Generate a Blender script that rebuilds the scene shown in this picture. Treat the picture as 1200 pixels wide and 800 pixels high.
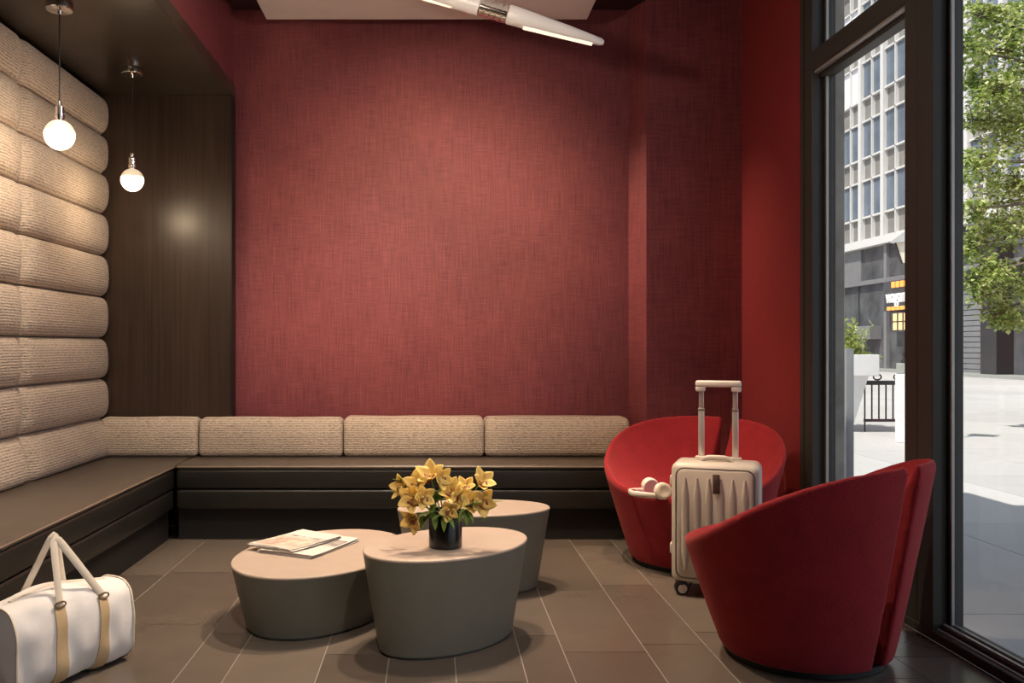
import bpy, bmesh, math, random
from math import sin, cos, pi, radians, sqrt, atan2
from mathutils import Vector, Matrix, noise
random.seed(7)
SC = bpy.context.scene
COL = SC.collection
for o in list(bpy.data.objects):
    bpy.data.objects.remove(o)

# ------------------------------------------------------------------ camera
F, H = 1050.0, 1.05
cd = bpy.data.cameras.new('camera')
cd.sensor_width = 36.0
cd.lens = 36.0 * F / 1200.0
cd.shift_x, cd.shift_y = 0.075, 5.0 / 1200.0
cd.clip_start, cd.clip_end = 0.05, 400
cam = bpy.data.objects.new('camera', cd)
COL.objects.link(cam)
cam.location = (0, 0, H)
cam.rotation_euler = (pi / 2, 0, 0)
SC.camera = cam

# ------------------------------------------------------------------ exposure, sky, sun, lamps
SC.view_settings.view_transform = 'Standard'
SC.view_settings.look = 'None'
SC.view_settings.gamma = 1.0
SC.view_settings.use_curve_mapping = False
SC.view_settings.exposure = 0.60
SC.cycles.use_denoising = True
SC.cycles.max_bounces = 8
SC.cycles.transparent_max_bounces = 16
SC.cycles.sample_clamp_indirect = 6.0

W = bpy.data.worlds.new('sky')
SC.world = W
W.use_nodes = True
wn = W.node_tree
bg = wn.nodes['Background']
sky = wn.nodes.new('ShaderNodeTexSky')
sky.sky_type = 'HOSEK_WILKIE'
sky.sun_direction = Vector((-0.48, -0.28, 0.83)).normalized()
sky.turbidity = 4.0
sky.ground_albedo = 0.4
hs = wn.nodes.new('ShaderNodeHueSaturation')
hs.inputs['Saturation'].default_value = 0.40
wn.links.new(sky.outputs['Color'], hs.inputs['Color'])
wn.links.new(hs.outputs['Color'], bg.inputs['Color'])
bg.inputs['Strength'].default_value = 3.2

sd = bpy.data.lights.new('sun', 'SUN')
sd.energy = 4.2
sd.angle = radians(0.6)
sd.color = (1.0, 0.95, 0.86)
so = bpy.data.objects.new('sun', sd)
COL.objects.link(so)
so.rotation_euler = Vector((-0.48, -0.28, 0.83)).to_track_quat('Z', 'Y').to_euler()
so.location = (0, 8, 20)


def spot(name, loc, target, watts, angle, blend=1.0, color=(1.0, 0.78, 0.56), radius=0.04):
    l = bpy.data.lights.new(name, 'SPOT')
    l.energy = watts
    l.spot_size = radians(angle)
    l.spot_blend = blend
    l.color = color
    l.shadow_soft_size = radius
    o = bpy.data.objects.new(name, l)
    COL.objects.link(o)
    o.location = loc
    d = Vector(loc) - Vector(target)
    o.rotation_euler = d.to_track_quat('Z', 'Y').to_euler()
    return o


spot('wall_spot', (0.05, 3.10, 2.31), (0.0, 5.34, 1.66), 125, 66, 1.0, (1.0, 0.72, 0.46), 0.06)
spot('table_spot', (0.30, 4.00, 2.84), (-0.05, 3.45, 0.3), 170, 84, 0.7, (1.0, 0.77, 0.57), 0.03)
spot('table_spot', (-0.10, 3.62, 2.84), (-0.05, 3.40, 0.3), 110, 90, 0.7, (1.0, 0.77, 0.57), 0.03)
spot('table_front_spot', (0.55, 1.2, 2.84), (0.16, 3.12, 0.42), 95, 24, 1.0, (1.0, 0.82, 0.66), 0.05)
spot('bench_spot', (-1.32, 3.1, 2.48), (-1.85, 4.4, 0.50), 46, 95, 0.9, (1.0, 0.84, 0.68), 0.04)
spot('bag_spot', (-0.4, 1.6, 2.84), (-1.1, 2.8, 0.1), 80, 60, 0.9, (1.0, 0.88, 0.78), 0.05)
spot('bench_back_spot', (-0.5, 3.9, 2.84), (-0.45, 5.1, 0.4), 66, 70, 0.9, (1.0, 0.80, 0.62), 0.04)
spot('chair_spot', (0.75, 3.7, 2.84), (1.18, 4.50, 0.5), 90, 42, 0.9, (1.0, 0.68, 0.42), 0.05)
spot('added_flank_spot', (-1.05, 5.06, 2.99), (1.60, 4.93, 1.25), 175, 36, 1.0, (1.0, 0.72, 0.50), 0.04)  # added spot without a fixture, brightens the pilaster flank and right wall


# ------------------------------------------------------------------ helpers
def link(name, me, mat=None, parent=None):
    o = bpy.data.objects.new(name, me)
    COL.objects.link(o)
    if mat is not None and not me.materials:
        me.materials.append(mat)
    if parent is not None:
        o.parent = parent
    return o


def obj(name, bm, mat, parent=None, smooth=35):
    me = bpy.data.meshes.new(name)
    bmesh.ops.recalc_face_normals(bm, faces=bm.faces[:])
    bm.to_mesh(me)
    bm.free()
    if smooth:
        for p in me.polygons:
            p.use_smooth = True
        me.set_sharp_from_angle(angle=radians(smooth))
    return link(name, me, mat, parent)


def tag(o, label=None, cat=None, group=None, kind=None):
    if label: o['label'] = label
    if cat: o['category'] = cat
    if group: o['group'] = group
    if kind: o['kind'] = kind
    return o


def thing(name, label, cat, loc=(0, 0, 0), rz=0.0, group=None):
    o = bpy.data.objects.new(name, None)
    o.empty_display_size = 0.1
    COL.objects.link(o)
    o.location = loc
    o.rotation_euler = (0, 0, rz)
    return tag(o, label, cat, group)


def struct(name, bm, mat, parent=None, smooth=35):
    o = obj(name, bm, mat, parent, smooth)
    if parent is None:
        o['kind'] = 'structure'
    return o


def dup(root, loc=None, rot=None, label=None):
    r = root.copy()
    COL.objects.link(r)
    if loc is not None: r.location = loc
    if rot is not None: r.rotation_euler = rot
    if label: r['label'] = label
    for ch in list(root.children):
        c = ch.copy(); COL.objects.link(c); c.parent = r
        for g in ch.children:
            d = g.copy(); COL.objects.link(d); d.parent = c
    return r


def box(bm, x0, x1, y0, y1, z0, z1, bev=0.0, seg=2, M=None):
    r = bmesh.ops.create_cube(bm, size=1.0)
    vs = r['verts']
    for v in vs:
        v.co = Vector(((x0 + x1) / 2 + v.co.x * (x1 - x0), (y0 + y1) / 2 + v.co.y * (y1 - y0), (z0 + z1) / 2 + v.co.z * (z1 - z0)))
    if M is not None:
        bmesh.ops.transform(bm, matrix=M, verts=vs)
    if bev > 0:
        es = list({e for v in vs for e in v.link_edges})
        bmesh.ops.bevel(bm, geom=es, offset=bev, segments=seg, profile=0.5, affect='EDGES')
    return bm


def bxm(x0, x1, y0, y1, z0, z1, bev=0.0, seg=2, M=None):
    return box(bmesh.new(), x0, x1, y0, y1, z0, z1, bev, seg, M)


def rings(bm, rs, cap0=True, cap1=True, closed=True):
    """rs: list of rings (each a list of points of equal count)."""
    V = [[bm.verts.new(p) for p in r] for r in rs]
    n = len(V[0])
    for a, b in zip(V, V[1:]):
        for i in range(n if closed else n - 1):
            j = (i + 1) % n
            bm.faces.new((a[i], a[j], b[j], b[i]))
    if cap0: bm.faces.new(list(reversed(V[0])))
    if cap1: bm.faces.new(V[-1])
    return V


def lathe(bm, prof, n=32, M=None, cap0=True, cap1=True, c=(0, 0, 0), sx=1.0, sy=1.0):
    rs = []
    for r, z in prof:
        ring = []
        for i in range(n):
            a = 2 * pi * i / n
            p = Vector((c[0] + r * cos(a) * sx, c[1] + r * sin(a) * sy, c[2] + z))
            ring.append(M @ p if M is not None else p)
        rs.append(ring)
    rings(bm, rs, cap0, cap1)
    return bm


def axis_matrix(p0, p1):
    d = (Vector(p1) - Vector(p0)).normalized()
    return Matrix.Translation(Vector(p0)) @ d.to_track_quat('Z', 'Y').to_matrix().to_4x4()


def tube(bm, pts, r, n=10, up=Vector((0, 0, 1)), rx=None, closed=False):
    """sweep an ellipse (r sideways, rx along 'up') along points; r may be a list."""
    pts = [Vector(p) for p in pts]
    N = len(pts)
    rs = []
    for i, p in enumerate(pts):
        if closed:
            t = pts[(i + 1) % N] - pts[i - 1]
        else:
            t = pts[min(i + 1, N - 1)] - pts[max(i - 1, 0)]
        t.normalize()
        s = t.cross(up)
        if s.length < 1e-4: s = t.cross(Vector((0, 1, 0)))
        s.normalize()
        u = s.cross(t).normalized()
        ra = r[i] if isinstance(r, (list, tuple)) else r
        rb = ra if rx is None else rx
        rs.append([p + s * (ra * cos(2 * pi * k / n)) + u * (rb * sin(2 * pi * k / n)) for k in range(n)])
    if closed:
        rs.append(rs[0])
        rings(bm, rs, False, False)
        bmesh.ops.remove_doubles(bm, verts=bm.verts[:], dist=1e-6)
    else:
        rings(bm, rs)
    return bm


def roundbox(bm, hx, hy, hz, e=0.35, nu=28, nv=16, M=None, fn=None):
    """superellipsoid cushion shape"""
    def sp(v, ex): return math.copysign(abs(v) ** ex, v)
    rs = []
    for j in range(1, nv):
        ph = -pi / 2 + pi * j / nv
        ring = []
        for i in range(nu):
            th = 2 * pi * i / nu
            p = Vector((hx * sp(cos(ph), e) * sp(cos(th), e), hy * sp(cos(ph), e) * sp(sin(th), e), hz * sp(sin(ph), e)))
            if fn: p = fn(p)
            if M is not None: p = M @ p
            ring.append(p)
        rs.append(ring)
    rings(bm, rs)
    return bm


# ------------------------------------------------------------------ materials
def new_mat(name):
    m = bpy.data.materials.new(name)
    m.use_nodes = True
    nt = m.node_tree
    return m, nt, nt.nodes['Principled BSDF']


def N(nt, t, **kw):
    n = nt.nodes.new(t)
    for k, v in kw.items(): setattr(n, k, v)
    return n


def coords(nt, scale=(1, 1, 1), which='Object', rot=(0, 0, 0)):
    tc = N(nt, 'ShaderNodeTexCoord')
    mp = N(nt, 'ShaderNodeMapping')
    mp.inputs['Scale'].default_value = scale
    mp.inputs['Rotation'].default_value = rot
    nt.links.new(tc.outputs[which], mp.inputs['Vector'])
    return mp.outputs['Vector']


def noise_tex(nt, vec, scale, detail=3, rough=0.6):
    n = N(nt, 'ShaderNodeTexNoise')
    n.inputs['Scale'].default_value = scale
    n.inputs['Detail'].default_value = detail
    n.inputs['Roughness'].default_value = rough
    nt.links.new(vec, n.inputs['Vector'])
    return n.outputs['Fac']


def ramp(nt, fac, stops):
    r = N(nt, 'ShaderNodeValToRGB')
    el = r.color_ramp.elements
    while len(el) < len(stops): el.new(0.5)
    for e, (p, c) in zip(el, stops):
        e.position = p
        e.color = (*c, 1)
    nt.links.new(fac, r.inputs['Fac'])
    return r.outputs['Color']


def math_node(nt, op, a, b):
    n = N(nt, 'ShaderNodeMath', operation=op)
    for i, v in enumerate((a, b)):
        if isinstance(v, (int, float)): n.inputs[i].default_value = v
        else: nt.links.new(v, n.inputs[i])
    return n.outputs[0]


def bump(nt, p, h, strength=0.3, dist=0.01):
    b = N(nt, 'ShaderNodeBump')
    b.inputs['Strength'].default_value = strength
    b.inputs['Distance'].default_value = dist
    nt.links.new(h, b.inputs['Height'])
    nt.links.new(b.outputs['Normal'], p.inputs['Normal'])


def plain(name, c, rough=0.5, metal=0.0, var=0.06, scale=12, bmp=0.0, bscale=80, coat=0.0, spec=0.5, which='Object'):
    m, nt, p = new_mat(name)
    v = coords(nt, which=which)
    f = noise_tex(nt, v, scale)
    lo = tuple(max(0, x * (1 - var)) for x in c)
    hi = tuple(min(1, x * (1 + var)) for x in c)
    nt.links.new(ramp(nt, f, [(0.3, lo), (0.7, hi)]), p.inputs['Base Color'])
    p.inputs['Roughness'].default_value = rough
    p.inputs['Metallic'].default_value = metal
    p.inputs['Specular IOR Level'].default_value = spec
    if coat: p.inputs['Coat Weight'].default_value = coat
    if bmp: bump(nt, p, noise_tex(nt, v, bscale, 4), bmp, 0.004)
    return m


def emit(name, c, s):
    m, nt, p = new_mat(name)
    p.inputs['Base Color'].default_value = (*c, 1)
    p.inputs['Emission Color'].default_value = (*c, 1)
    p.inputs['Emission Strength'].default_value = s
    p.inputs['Roughness'].default_value = 0.3
    return m


def linen(name, lo, hi):
    m, nt, p = new_mat(name)
    # fine crossing threads, in places thicker
    hz = noise_tex(nt, coords(nt, (9, 9, 260)), 1.0, 2)
    vt = noise_tex(nt, coords(nt, (240, 240, 6)), 1.0, 2)
    big = noise_tex(nt, coords(nt, (1, 1, 1)), 2.2, 3)
    s = math_node(nt, 'ADD', math_node(nt, 'MULTIPLY', hz, 0.45), math_node(nt, 'MULTIPLY', vt, 0.55))
    s2 = math_node(nt, 'ADD', math_node(nt, 'MULTIPLY', s, 0.8), math_node(nt, 'MULTIPLY', big, 0.2))
    nt.links.new(ramp(nt, s2, [(0.36, lo), (0.64, hi)]), p.inputs['Base Color'])
    p.inputs['Roughness'].default_value = 0.55
    p.inputs['Specular IOR Level'].default_value = 0.35
    bump(nt, p, s, 0.55, 0.004)
    return m


def knit(name, c, zscale=95):
    """ribbed bouclé fabric: rows of loops along the horizontal"""
    m, nt, p = new_mat(name)
    v = coords(nt, (1, 1, 1))
    w = N(nt, 'ShaderNodeTexWave', wave_type='BANDS', bands_direction='Z', wave_profile='SIN')
    w.inputs['Scale'].default_value = zscale / 6.283 * 1.6
    w.inputs['Distortion'].default_value = 3.0
    w.inputs['Detail'].default_value = 2
    w.inputs['Detail Scale'].default_value = 3.0
    nt.links.new(v, w.inputs['Vector'])
    lp = noise_tex(nt, coords(nt, (70, 70, 120)), 1.0, 3)
    big = noise_tex(nt, v, 5)
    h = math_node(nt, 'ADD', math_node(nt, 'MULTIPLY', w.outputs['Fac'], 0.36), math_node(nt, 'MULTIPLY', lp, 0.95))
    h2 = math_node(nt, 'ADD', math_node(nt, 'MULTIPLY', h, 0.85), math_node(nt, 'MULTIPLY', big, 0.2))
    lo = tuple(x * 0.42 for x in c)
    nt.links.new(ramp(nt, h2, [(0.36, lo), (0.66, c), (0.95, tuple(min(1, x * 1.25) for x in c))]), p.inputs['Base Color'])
    p.inputs['Roughness'].default_value = 0.95
    p.inputs['Specular IOR Level'].default_value = 0.1
    p.inputs['Sheen Weight'].default_value = 0.15
    bump(nt, p, h, 0.8, 0.006)
    return m


def felt(name, c):
    m, nt, p = new_mat(name)
    v = coords(nt)
    f = noise_tex(nt, v, 240, 4)
    g = noise_tex(nt, v, 14, 3)
    h = math_node(nt, 'ADD', math_node(nt, 'MULTIPLY', f, 0.7), math_node(nt, 'MULTIPLY', g, 0.3))
    nt.links.new(ramp(nt, h, [(0.3, tuple(x * 0.65 for x in c)), (0.7, tuple(min(1, x * 1.3) for x in c))]), p.inputs['Base Color'])
    p.inputs['Roughness'].default_value = 0.92
    p.inputs['Specular IOR Level'].default_value = 0.15
    p.inputs['Sheen Weight'].default_value = 0.25
    p.inputs['Sheen Tint'].default_value = (1.0, 0.35, 0.3, 1)
    bump(nt, p, f, 0.5, 0.004)
    return m


def wood(name, lo, hi, rough=0.3):
    m, nt, p = new_mat(name)
    g = noise_tex(nt, coords(nt, (60, 60, 1.5)), 1.0, 4)
    b = noise_tex(nt, coords(nt, (4, 4, 0.5)), 1.0, 2)
    s = math_node(nt, 'ADD', math_node(nt, 'MULTIPLY', g, 0.6), math_node(nt, 'MULTIPLY', b, 0.4))
    nt.links.new(ramp(nt, s, [(0.35, lo), (0.65, hi)]), p.inputs['Base Color'])
    p.inputs['Roughness'].default_value = rough
    bump(nt, p, g, 0.15, 0.002)
    return m


def island_mat(name, stops, rough=0.5, bscale=0, spec=0.5, translucent=0.0, ncol=0.25):
    """colour drawn per loose piece (tiles, leaves)"""
    m, nt, p = new_mat(name)
    gi = N(nt, 'ShaderNodeNewGeometry')
    nz = noise_tex(nt, coords(nt), 5, 5)
    s = math_node(nt, 'ADD', math_node(nt, 'MULTIPLY', gi.outputs['Random Per Island'], 1 - ncol), math_node(nt, 'MULTIPLY', nz, ncol))
    c = ramp(nt, s, stops)
    nt.links.new(c, p.inputs['Base Color'])
    p.inputs['Roughness'].default_value = rough
    p.inputs['Specular IOR Level'].default_value = spec
    if bscale: bump(nt, p, noise_tex(nt, coords(nt), bscale, 4), 0.08, 0.003)
    if translucent:
        tr = N(nt, 'ShaderNodeBsdfTranslucent')
        nt.links.new(c, tr.inputs['Color'])
        mx = N(nt, 'ShaderNodeMixShader')
        mx.inputs['Fac'].default_value = translucent
        out = nt.nodes['Material Output']
        nt.links.new(p.outputs[0], mx.inputs[1])
        nt.links.new(tr.outputs[0], mx.inputs[2])
        nt.links.new(mx.outputs[0], out.inputs['Surface'])
    return m


def glass_mat(name, tint=(1, 1, 1), refl=0.07):
    m, nt, p = new_mat(name)
    nt.nodes.remove(p)
    t = N(nt, 'ShaderNodeBsdfTransparent')
    t.inputs['Color'].default_value = (*tint, 1)
    g = N(nt, 'ShaderNodeBsdfGlossy')
    g.inputs['Roughness'].default_value = 0.02
    fr = N(nt, 'ShaderNodeLayerWeight')
    fr.inputs['Blend'].default_value = 0.5
    mx = N(nt, 'ShaderNodeMixShader')
    f = math_node(nt, 'POWER', fr.outputs['Facing'], 4.0)
    nt.links.new(math_node(nt, 'ADD', math_node(nt, 'MULTIPLY', f, refl * 4), refl * 0.4), mx.inputs['Fac'])
    nt.links.new(t.outputs[0], mx.inputs[1])
    nt.links.new(g.outputs[0], mx.inputs[2])
    nt.links.new(mx.outputs[0], nt.nodes['Material Output'].inputs['Surface'])
    return m


M = {}
M['wall'] = linen('red_linen_wallcovering', (0.135, 0.026, 0.038), (0.30, 0.078, 0.082))
M['wall_paint'] = linen('red_plaster', (0.20, 0.022, 0.026), (0.28, 0.032, 0.034))
M['dark_wood'] = wood('dark_stained_wood', (0.022, 0.013, 0.009), (0.060, 0.036, 0.024), 0.33)
M['soffit'] = wood('dark_soffit', (0.032, 0.024, 0.017), (0.068, 0.051, 0.037), 0.30)
M['ceiling'] = plain('dark_burgundy_ceiling', (0.03, 0.008, 0.012), 0.8)
M['white'] = plain('white_paint', (0.74, 0.70, 0.67), 0.6, var=0.02)
M['tile'] = island_mat('floor_tile', [(0.2, (0.100, 0.079, 0.062)), (0.8, (0.162, 0.132, 0.105))], 0.24, 25, 0.6, 0, 0.45)
M['grout'] = plain('grout', (0.24, 0.21, 0.18), 0.8)
M['knit'] = knit('beige_ribbed_boucle', (0.58, 0.47, 0.37))
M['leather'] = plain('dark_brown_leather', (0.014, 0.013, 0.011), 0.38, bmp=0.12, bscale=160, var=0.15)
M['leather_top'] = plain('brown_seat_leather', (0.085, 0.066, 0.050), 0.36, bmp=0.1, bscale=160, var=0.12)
M['piping'] = plain('brown_piping', (0.19, 0.145, 0.11), 0.4)
M['plinth'] = plain('black_plinth', (0.008, 0.007, 0.006), 0.6)
M['felt'] = felt('red_wool_felt', (0.28, 0.020, 0.027))
M['black'] = plain('black_plastic', (0.012, 0.012, 0.012), 0.45)
M['frame'] = plain('bronze_window_frame', (0.050, 0.048, 0.043), 0.5, 0.0, spec=0.3)
M['frame_light'] = plain('grey_aluminium_track_and_glint', (0.42, 0.42, 0.40), 0.35, 0.3)
M['glass'] = glass_mat('clear_glass')
M['table_side'] = plain('grey_table_lacquer', (0.150, 0.147, 0.118), 0.5, var=0.05)
M['table_top'] = plain('taupe_table_top', (0.44, 0.35, 0.28), 0.5, var=0.04, bmp=0.03)
M['vase'] = plain('black_ceramic', (0.006, 0.006, 0.006), 0.25)
M['chrome'] = plain('chrome', (0.75, 0.74, 0.72), 0.12, 1.0, 0.02)
M['cord'] = plain('black_cord', (0.02, 0.016, 0.014), 0.7)
M['cream'] = plain('cream_shell', (0.57, 0.50, 0.42), 0.42, var=0.03, coat=0.1)
M['cream_dark'] = plain('taupe_zip', (0.22, 0.19, 0.16), 0.5)
M['steel'] = plain('brushed_aluminium', (0.72, 0.68, 0.62), 0.32, 0.6, 0.04)
M['brown_tag'] = plain('brown_leather_tag', (0.10, 0.065, 0.045), 0.5)
M['ivory'] = plain('ivory_plastic', (0.78, 0.71, 0.63), 0.4, var=0.02)
M['canvas'] = plain('white_canvas', (0.76, 0.73, 0.70), 0.85, var=0.05, bmp=0.15, bscale=240)
M['tan'] = plain('tan_leather', (0.56, 0.40, 0.22), 0.55, var=0.1, bmp=0.1)
M['strap'] = plain('cream_strap', (0.68, 0.60, 0.48), 0.7, var=0.06)
M['brass'] = plain('brass', (0.40, 0.30, 0.15), 0.3, 1.0)

# ------------------------------------------------------------------ the room
XW, YB, YC, YE, ZC = 1.775, 5.341, 5.185, 4.32, 3.05      # right wall, back wall, column front, end of right wall, ceiling
XS = -1.19                                                # soffit edge
XL = -2.05

# floor: grout bed and individual tiles in one surface
bm = bmesh.new()
cols = [-2.05, -1.66, -1.239, -0.82, -0.667, -0.376, -0.155, 0.066, 0.289, 0.44, 0.727, 0.95, 1.245, 1.55, 1.775]
known = {(0.727): 4.71, (0.44): 4.63, (-1.66): 4.10, (-1.239): 4.15, (-0.376): 3.05, (-0.667): 3.19, (1.245): 2.83}
L, g = 0.778, 0.0022
for a, b in zip(cols, cols[1:]):
    off = known.get(a, random.uniform(4.0, 4.7))
    y = off - L * math.ceil((off + 1.5) / L)
    while y < 5.4:
        y0, y1 = max(y, -1.5), min(y + L, 5.4)
        if y1 - y0 > 0.02:
            box(bm, a + g, b - g, y0 + g, y1 - g, -0.02, 0.0)
        y += L
floor = struct('floor', bm, M['tile'], smooth=0)
struct('floor_grout_bed', bxm(-2.05, 1.775, -1.5, 5.4, -0.06, -0.0015), M['grout'], floor, 0)

struct('wall_left', bxm(XL - 0.2, XL, -1.5, 5.5, -0.06, 3.3), M['dark_wood'], smooth=0)
struct('wall_back', bxm(XL, 1.9, YB, YB + 0.2, -0.06, 3.3), M['wall'], smooth=0)
struct('wall_front', bxm(XL - 0.2, 2.0, -1.7, -1.5, -0.06, 3.3), M['wall_paint'], smooth=0)
# pilaster with a splayed flank at the right of the back wall
bm = bmesh.new()
pl = [(1.148, YB + 0.01), (1.222, YC), (XW + 0.05, YC), (XW + 0.05, YB + 0.01)]
rings(bm, [[(x, y, -0.02) for x, y in pl], [(x, y, 3.3) for x, y in pl]])
struct('wall_column', bm, M['wall'], smooth=0)
struct('wall_right', bxm(XW, XW + 0.11, YE, YB + 0.2, -0.06, 3.3), M['wall_paint'], smooth=0)
struct('ceiling', bxm(XL - 0.2, XW + 0.22, -1.7, 5.55, ZC, ZC + 0.35), M['ceiling'], smooth=0)
# white dropped ceiling panel
bm = bxm(-0.948, 0.853, 2.0, 5.03, 2.88, 2.94, 0.004, 1)
struct('trim_1', bm, M['white'], smooth=0)
bm = bxm(-0.80, 0.70, 2.15, 4.88, 2.94, ZC + 0.01)
struct('trim_2', bm, M['ceiling'], smooth=0)
# alcove: soffit board, red bulkhead above it, wood panel at the end
bm = bxm(XL, XS, -1.5, YB, 2.52, 2.60, 0.004, 1)
struct('trim_3', bm, M['soffit'], smooth=0)
struct('wall_bulkhead', bxm(XL, XS - 0.012, -1.5, YB, 2.60, ZC + 0.01), M['wall'], smooth=0)
struct('trim_4', bxm(XL, XS - 0.005, 5.25, YB, 0.0, 2.52, 0.002, 1), M['dark_wood'], smooth=0)
bm = bxm(XS - 0.005, XS, 5.245, YB, 0.0, 2.52)
struct('trim_5', bm, M['black'], smooth=0)

# ------------------------------------------------------------------ the window wall
def member(bm, ya, yb, z0, z1):
    """vertical frame member between depths ya<yb: stepped section"""
    box(bm, XW, XW + 0.035, ya, yb, z0, z1, 0.003, 1)
    box(bm, XW + 0.035, XW + 0.060, ya - 0.0 + 0.012, yb - 0.012, z0, z1)
    box(bm, XW + 0.060, XW + 0.110, ya - 0.004, yb + 0.004, z0, z1, 0.002, 1)

ZT0, ZT1 = 2.345, 2.435
def window(name, ya, yb, transom):
    bm = bmesh.new()
    member(bm, yb - 0.10, yb, 0.0, 3.2)
    member(bm, ya, ya + 0.09, 0.0, 3.2)
    # sill with sliding tracks
    box(bm, XW - 0.004, XW + 0.11, ya, yb, 0.0, 0.035, 0.003, 1)
    box(bm, XW + 0.03, XW + 0.11, ya, yb, 0.035, 0.05)
    # head
    box(bm, XW, XW + 0.11, ya, yb, 3.12, 3.3)
    if transom:
        box(bm, XW - 0.002, XW + 0.04, ya + 0.05, yb - 0.05, ZT0, ZT1, 0.003, 1)
        box(bm, XW + 0.04, XW + 0.10, ya + 0.05, yb - 0.05, ZT0 - 0.03, ZT1 + 0.015, 0.003, 1)
    w = struct(name, bm, M['frame'], smooth=0)
    bm = bmesh.new()
    for x in (0.036, 0.066):
        box(bm, XW + x, XW + x + 0.010, ya + 0.09, yb - 0.10, 0.05, 0.058)
    box(bm, XW + 0.016, XW + 0.026, ya + 0.09, yb - 0.10, 0.035, 0.040)
    if transom:
        box(bm, XW + 0.012, XW + 0.034, ya + 0.09, yb - 0.10, ZT0 - 0.012, ZT0)
    # daylight reflection up the jambs, drawn as light-coloured strips
    for y in (yb - 0.114, ya + 0.092):
        box(bm, XW + 0.062, XW + 0.072, y, y + 0.010, 0.05, 3.12)
    obj('track_and_glints', bm, M['frame_light'], w, 0)
    if transom:
        gl = [(0.05, ZT0 - 0.03), (ZT1 + 0.015, 3.12)]
    else:
        gl = [(0.05, 3.12)]
    for z0, z1 in gl:
        obj('pane', bxm(XW + 0.078, XW + 0.082, ya + 0.085, yb - 0.095, z0, z1), M['glass'], w, 0)
    return w

window('window_1', 3.30, YE, True)
window('window_2', 0.60, 3.30, False)
window('window_3', -1.5, 0.60, False)
struct('trim_6', bxm(XW - 0.004, XW + 0.02, YE - 0.012, YE + 0.03, 0, ZC), M['frame'], smooth=0)
# concrete pier outside, just past the window jamb
bm = bmesh.new()
box(bm, XW + 0.111, 1.995, 4.36, 4.95, -0.1, 3.6, 0.006, 1)
M['concrete'] = plain('concrete', (0.33, 0.31, 0.27), 0.85, var=0.22, scale=7, bmp=0.25, bscale=40)
struct('wall_pier', bm, M['concrete'], smooth=0)

# ------------------------------------------------------------------ banquette: upholstered wall panels
SEAT = 0.413
zb = [0.408, 0.63, 0.86, 1.095, 1.335, 1.575, 1.815, 2.05, 2.275, 2.495]
def roll_bm(z0, z1, y0, y1, lean=0.0):
    bm = bmesh.new()
    hz, hy = (z1 - z0) / 2, (y1 - y0) / 2
    rs = []
    ny, nz = 26, 14
    # closed section in (x,z): flat back, bulged front; ends rounded
    for j in range(ny + 1):
        t = j / ny
        y = y0 + (y1 - y0) * t
        d = min(t, 1 - t) * (y1 - y0)
        e = 1.0 if d > 0.05 else sqrt(max(0.0, 1 - (1 - d / 0.05) ** 2))
        e = 0.62 + 0.38 * e
        ring = []
        for k in range(nz + 1):
            a = -pi / 2 + pi * k / nz
            x = -2.045 + 0.055 + 0.095 * e * abs(cos(a)) ** 0.55
            z = (z0 + z1) / 2 + hz * 0.995 * math.copysign(abs(sin(a)) ** 0.8, sin(a))
            x += lean * (1 - (z - z0) / (z1 - z0))
            x += 0.006 * noise.noise(Vector((y * 3, z * 5, z0 * 7)))
            ring.append((x, y, z))
        ring.append((-2.045, y, z1)); ring.append((-2.045, y, z0))
        rs.append(ring)
    rings(bm, rs)
    return bm

edges_y = [5.245, 4.18, 2.30, 2.02, 0.94]
names = ['upholstered wall panel of stacked beige rolls, the one meeting the dark wood panel',
         'upholstered wall panel of stacked beige rolls at the left edge, behind the nearer pendant bulb']
for i in range(2):
    y1, y0 = edges_y[i], edges_y[i + 1]
    t = thing('upholstered_wall_panel', names[i], 'wall padding', (-2.045, (y0 + y1) / 2, 0.4), 0, 'upholstered panels along the banquette wall')
    for k in range(len(zb) - 1):
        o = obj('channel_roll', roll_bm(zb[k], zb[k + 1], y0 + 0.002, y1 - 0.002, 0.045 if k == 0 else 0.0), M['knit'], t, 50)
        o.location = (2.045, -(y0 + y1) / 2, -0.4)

# ------------------------------------------------------------------ banquette benches
YS, YK = 4.795, 4.862
XSF, XK = -1.395, -1.446
def bench(name, label, seat, bands, plinth, edge):
    t = thing(name, label, 'bench', (0, 0, 0))
    obj('seat', seat, M['leather_top'], t, 50)
    for b in bands: obj('front_band', b, M['leather'], t, 50)
    obj('plinth', plinth, M['plinth'], t, 0)
    tag(obj('piping', tube(bmesh.new(), edge, 0.0042, 8), M['piping'], t, 60), 'lighter brown piping')
    return t
bench('banquette_bench', 'long dark leather banquette bench along the red back wall',
      bxm(XSF + 0.004, 1.13, YS, YB - 0.006, 0.385, SEAT, 0.014, 3),
      [bxm(XSF + 0.004, 1.13, YS + 0.004, YS + 0.25, 0.282, 0.388, 0.016, 3),
       bxm(XSF + 0.004, 1.13, YS + 0.008, YS + 0.25, 0.172, 0.281, 0.018, 3)],
      bxm(XSF + 0.004, 1.13, YK, YB - 0.006, 0.0, 0.178),
      [(XSF + 0.01, YS + 0.001, SEAT - 0.012), (1.125, YS + 0.001, SEAT - 0.012)])
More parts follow.
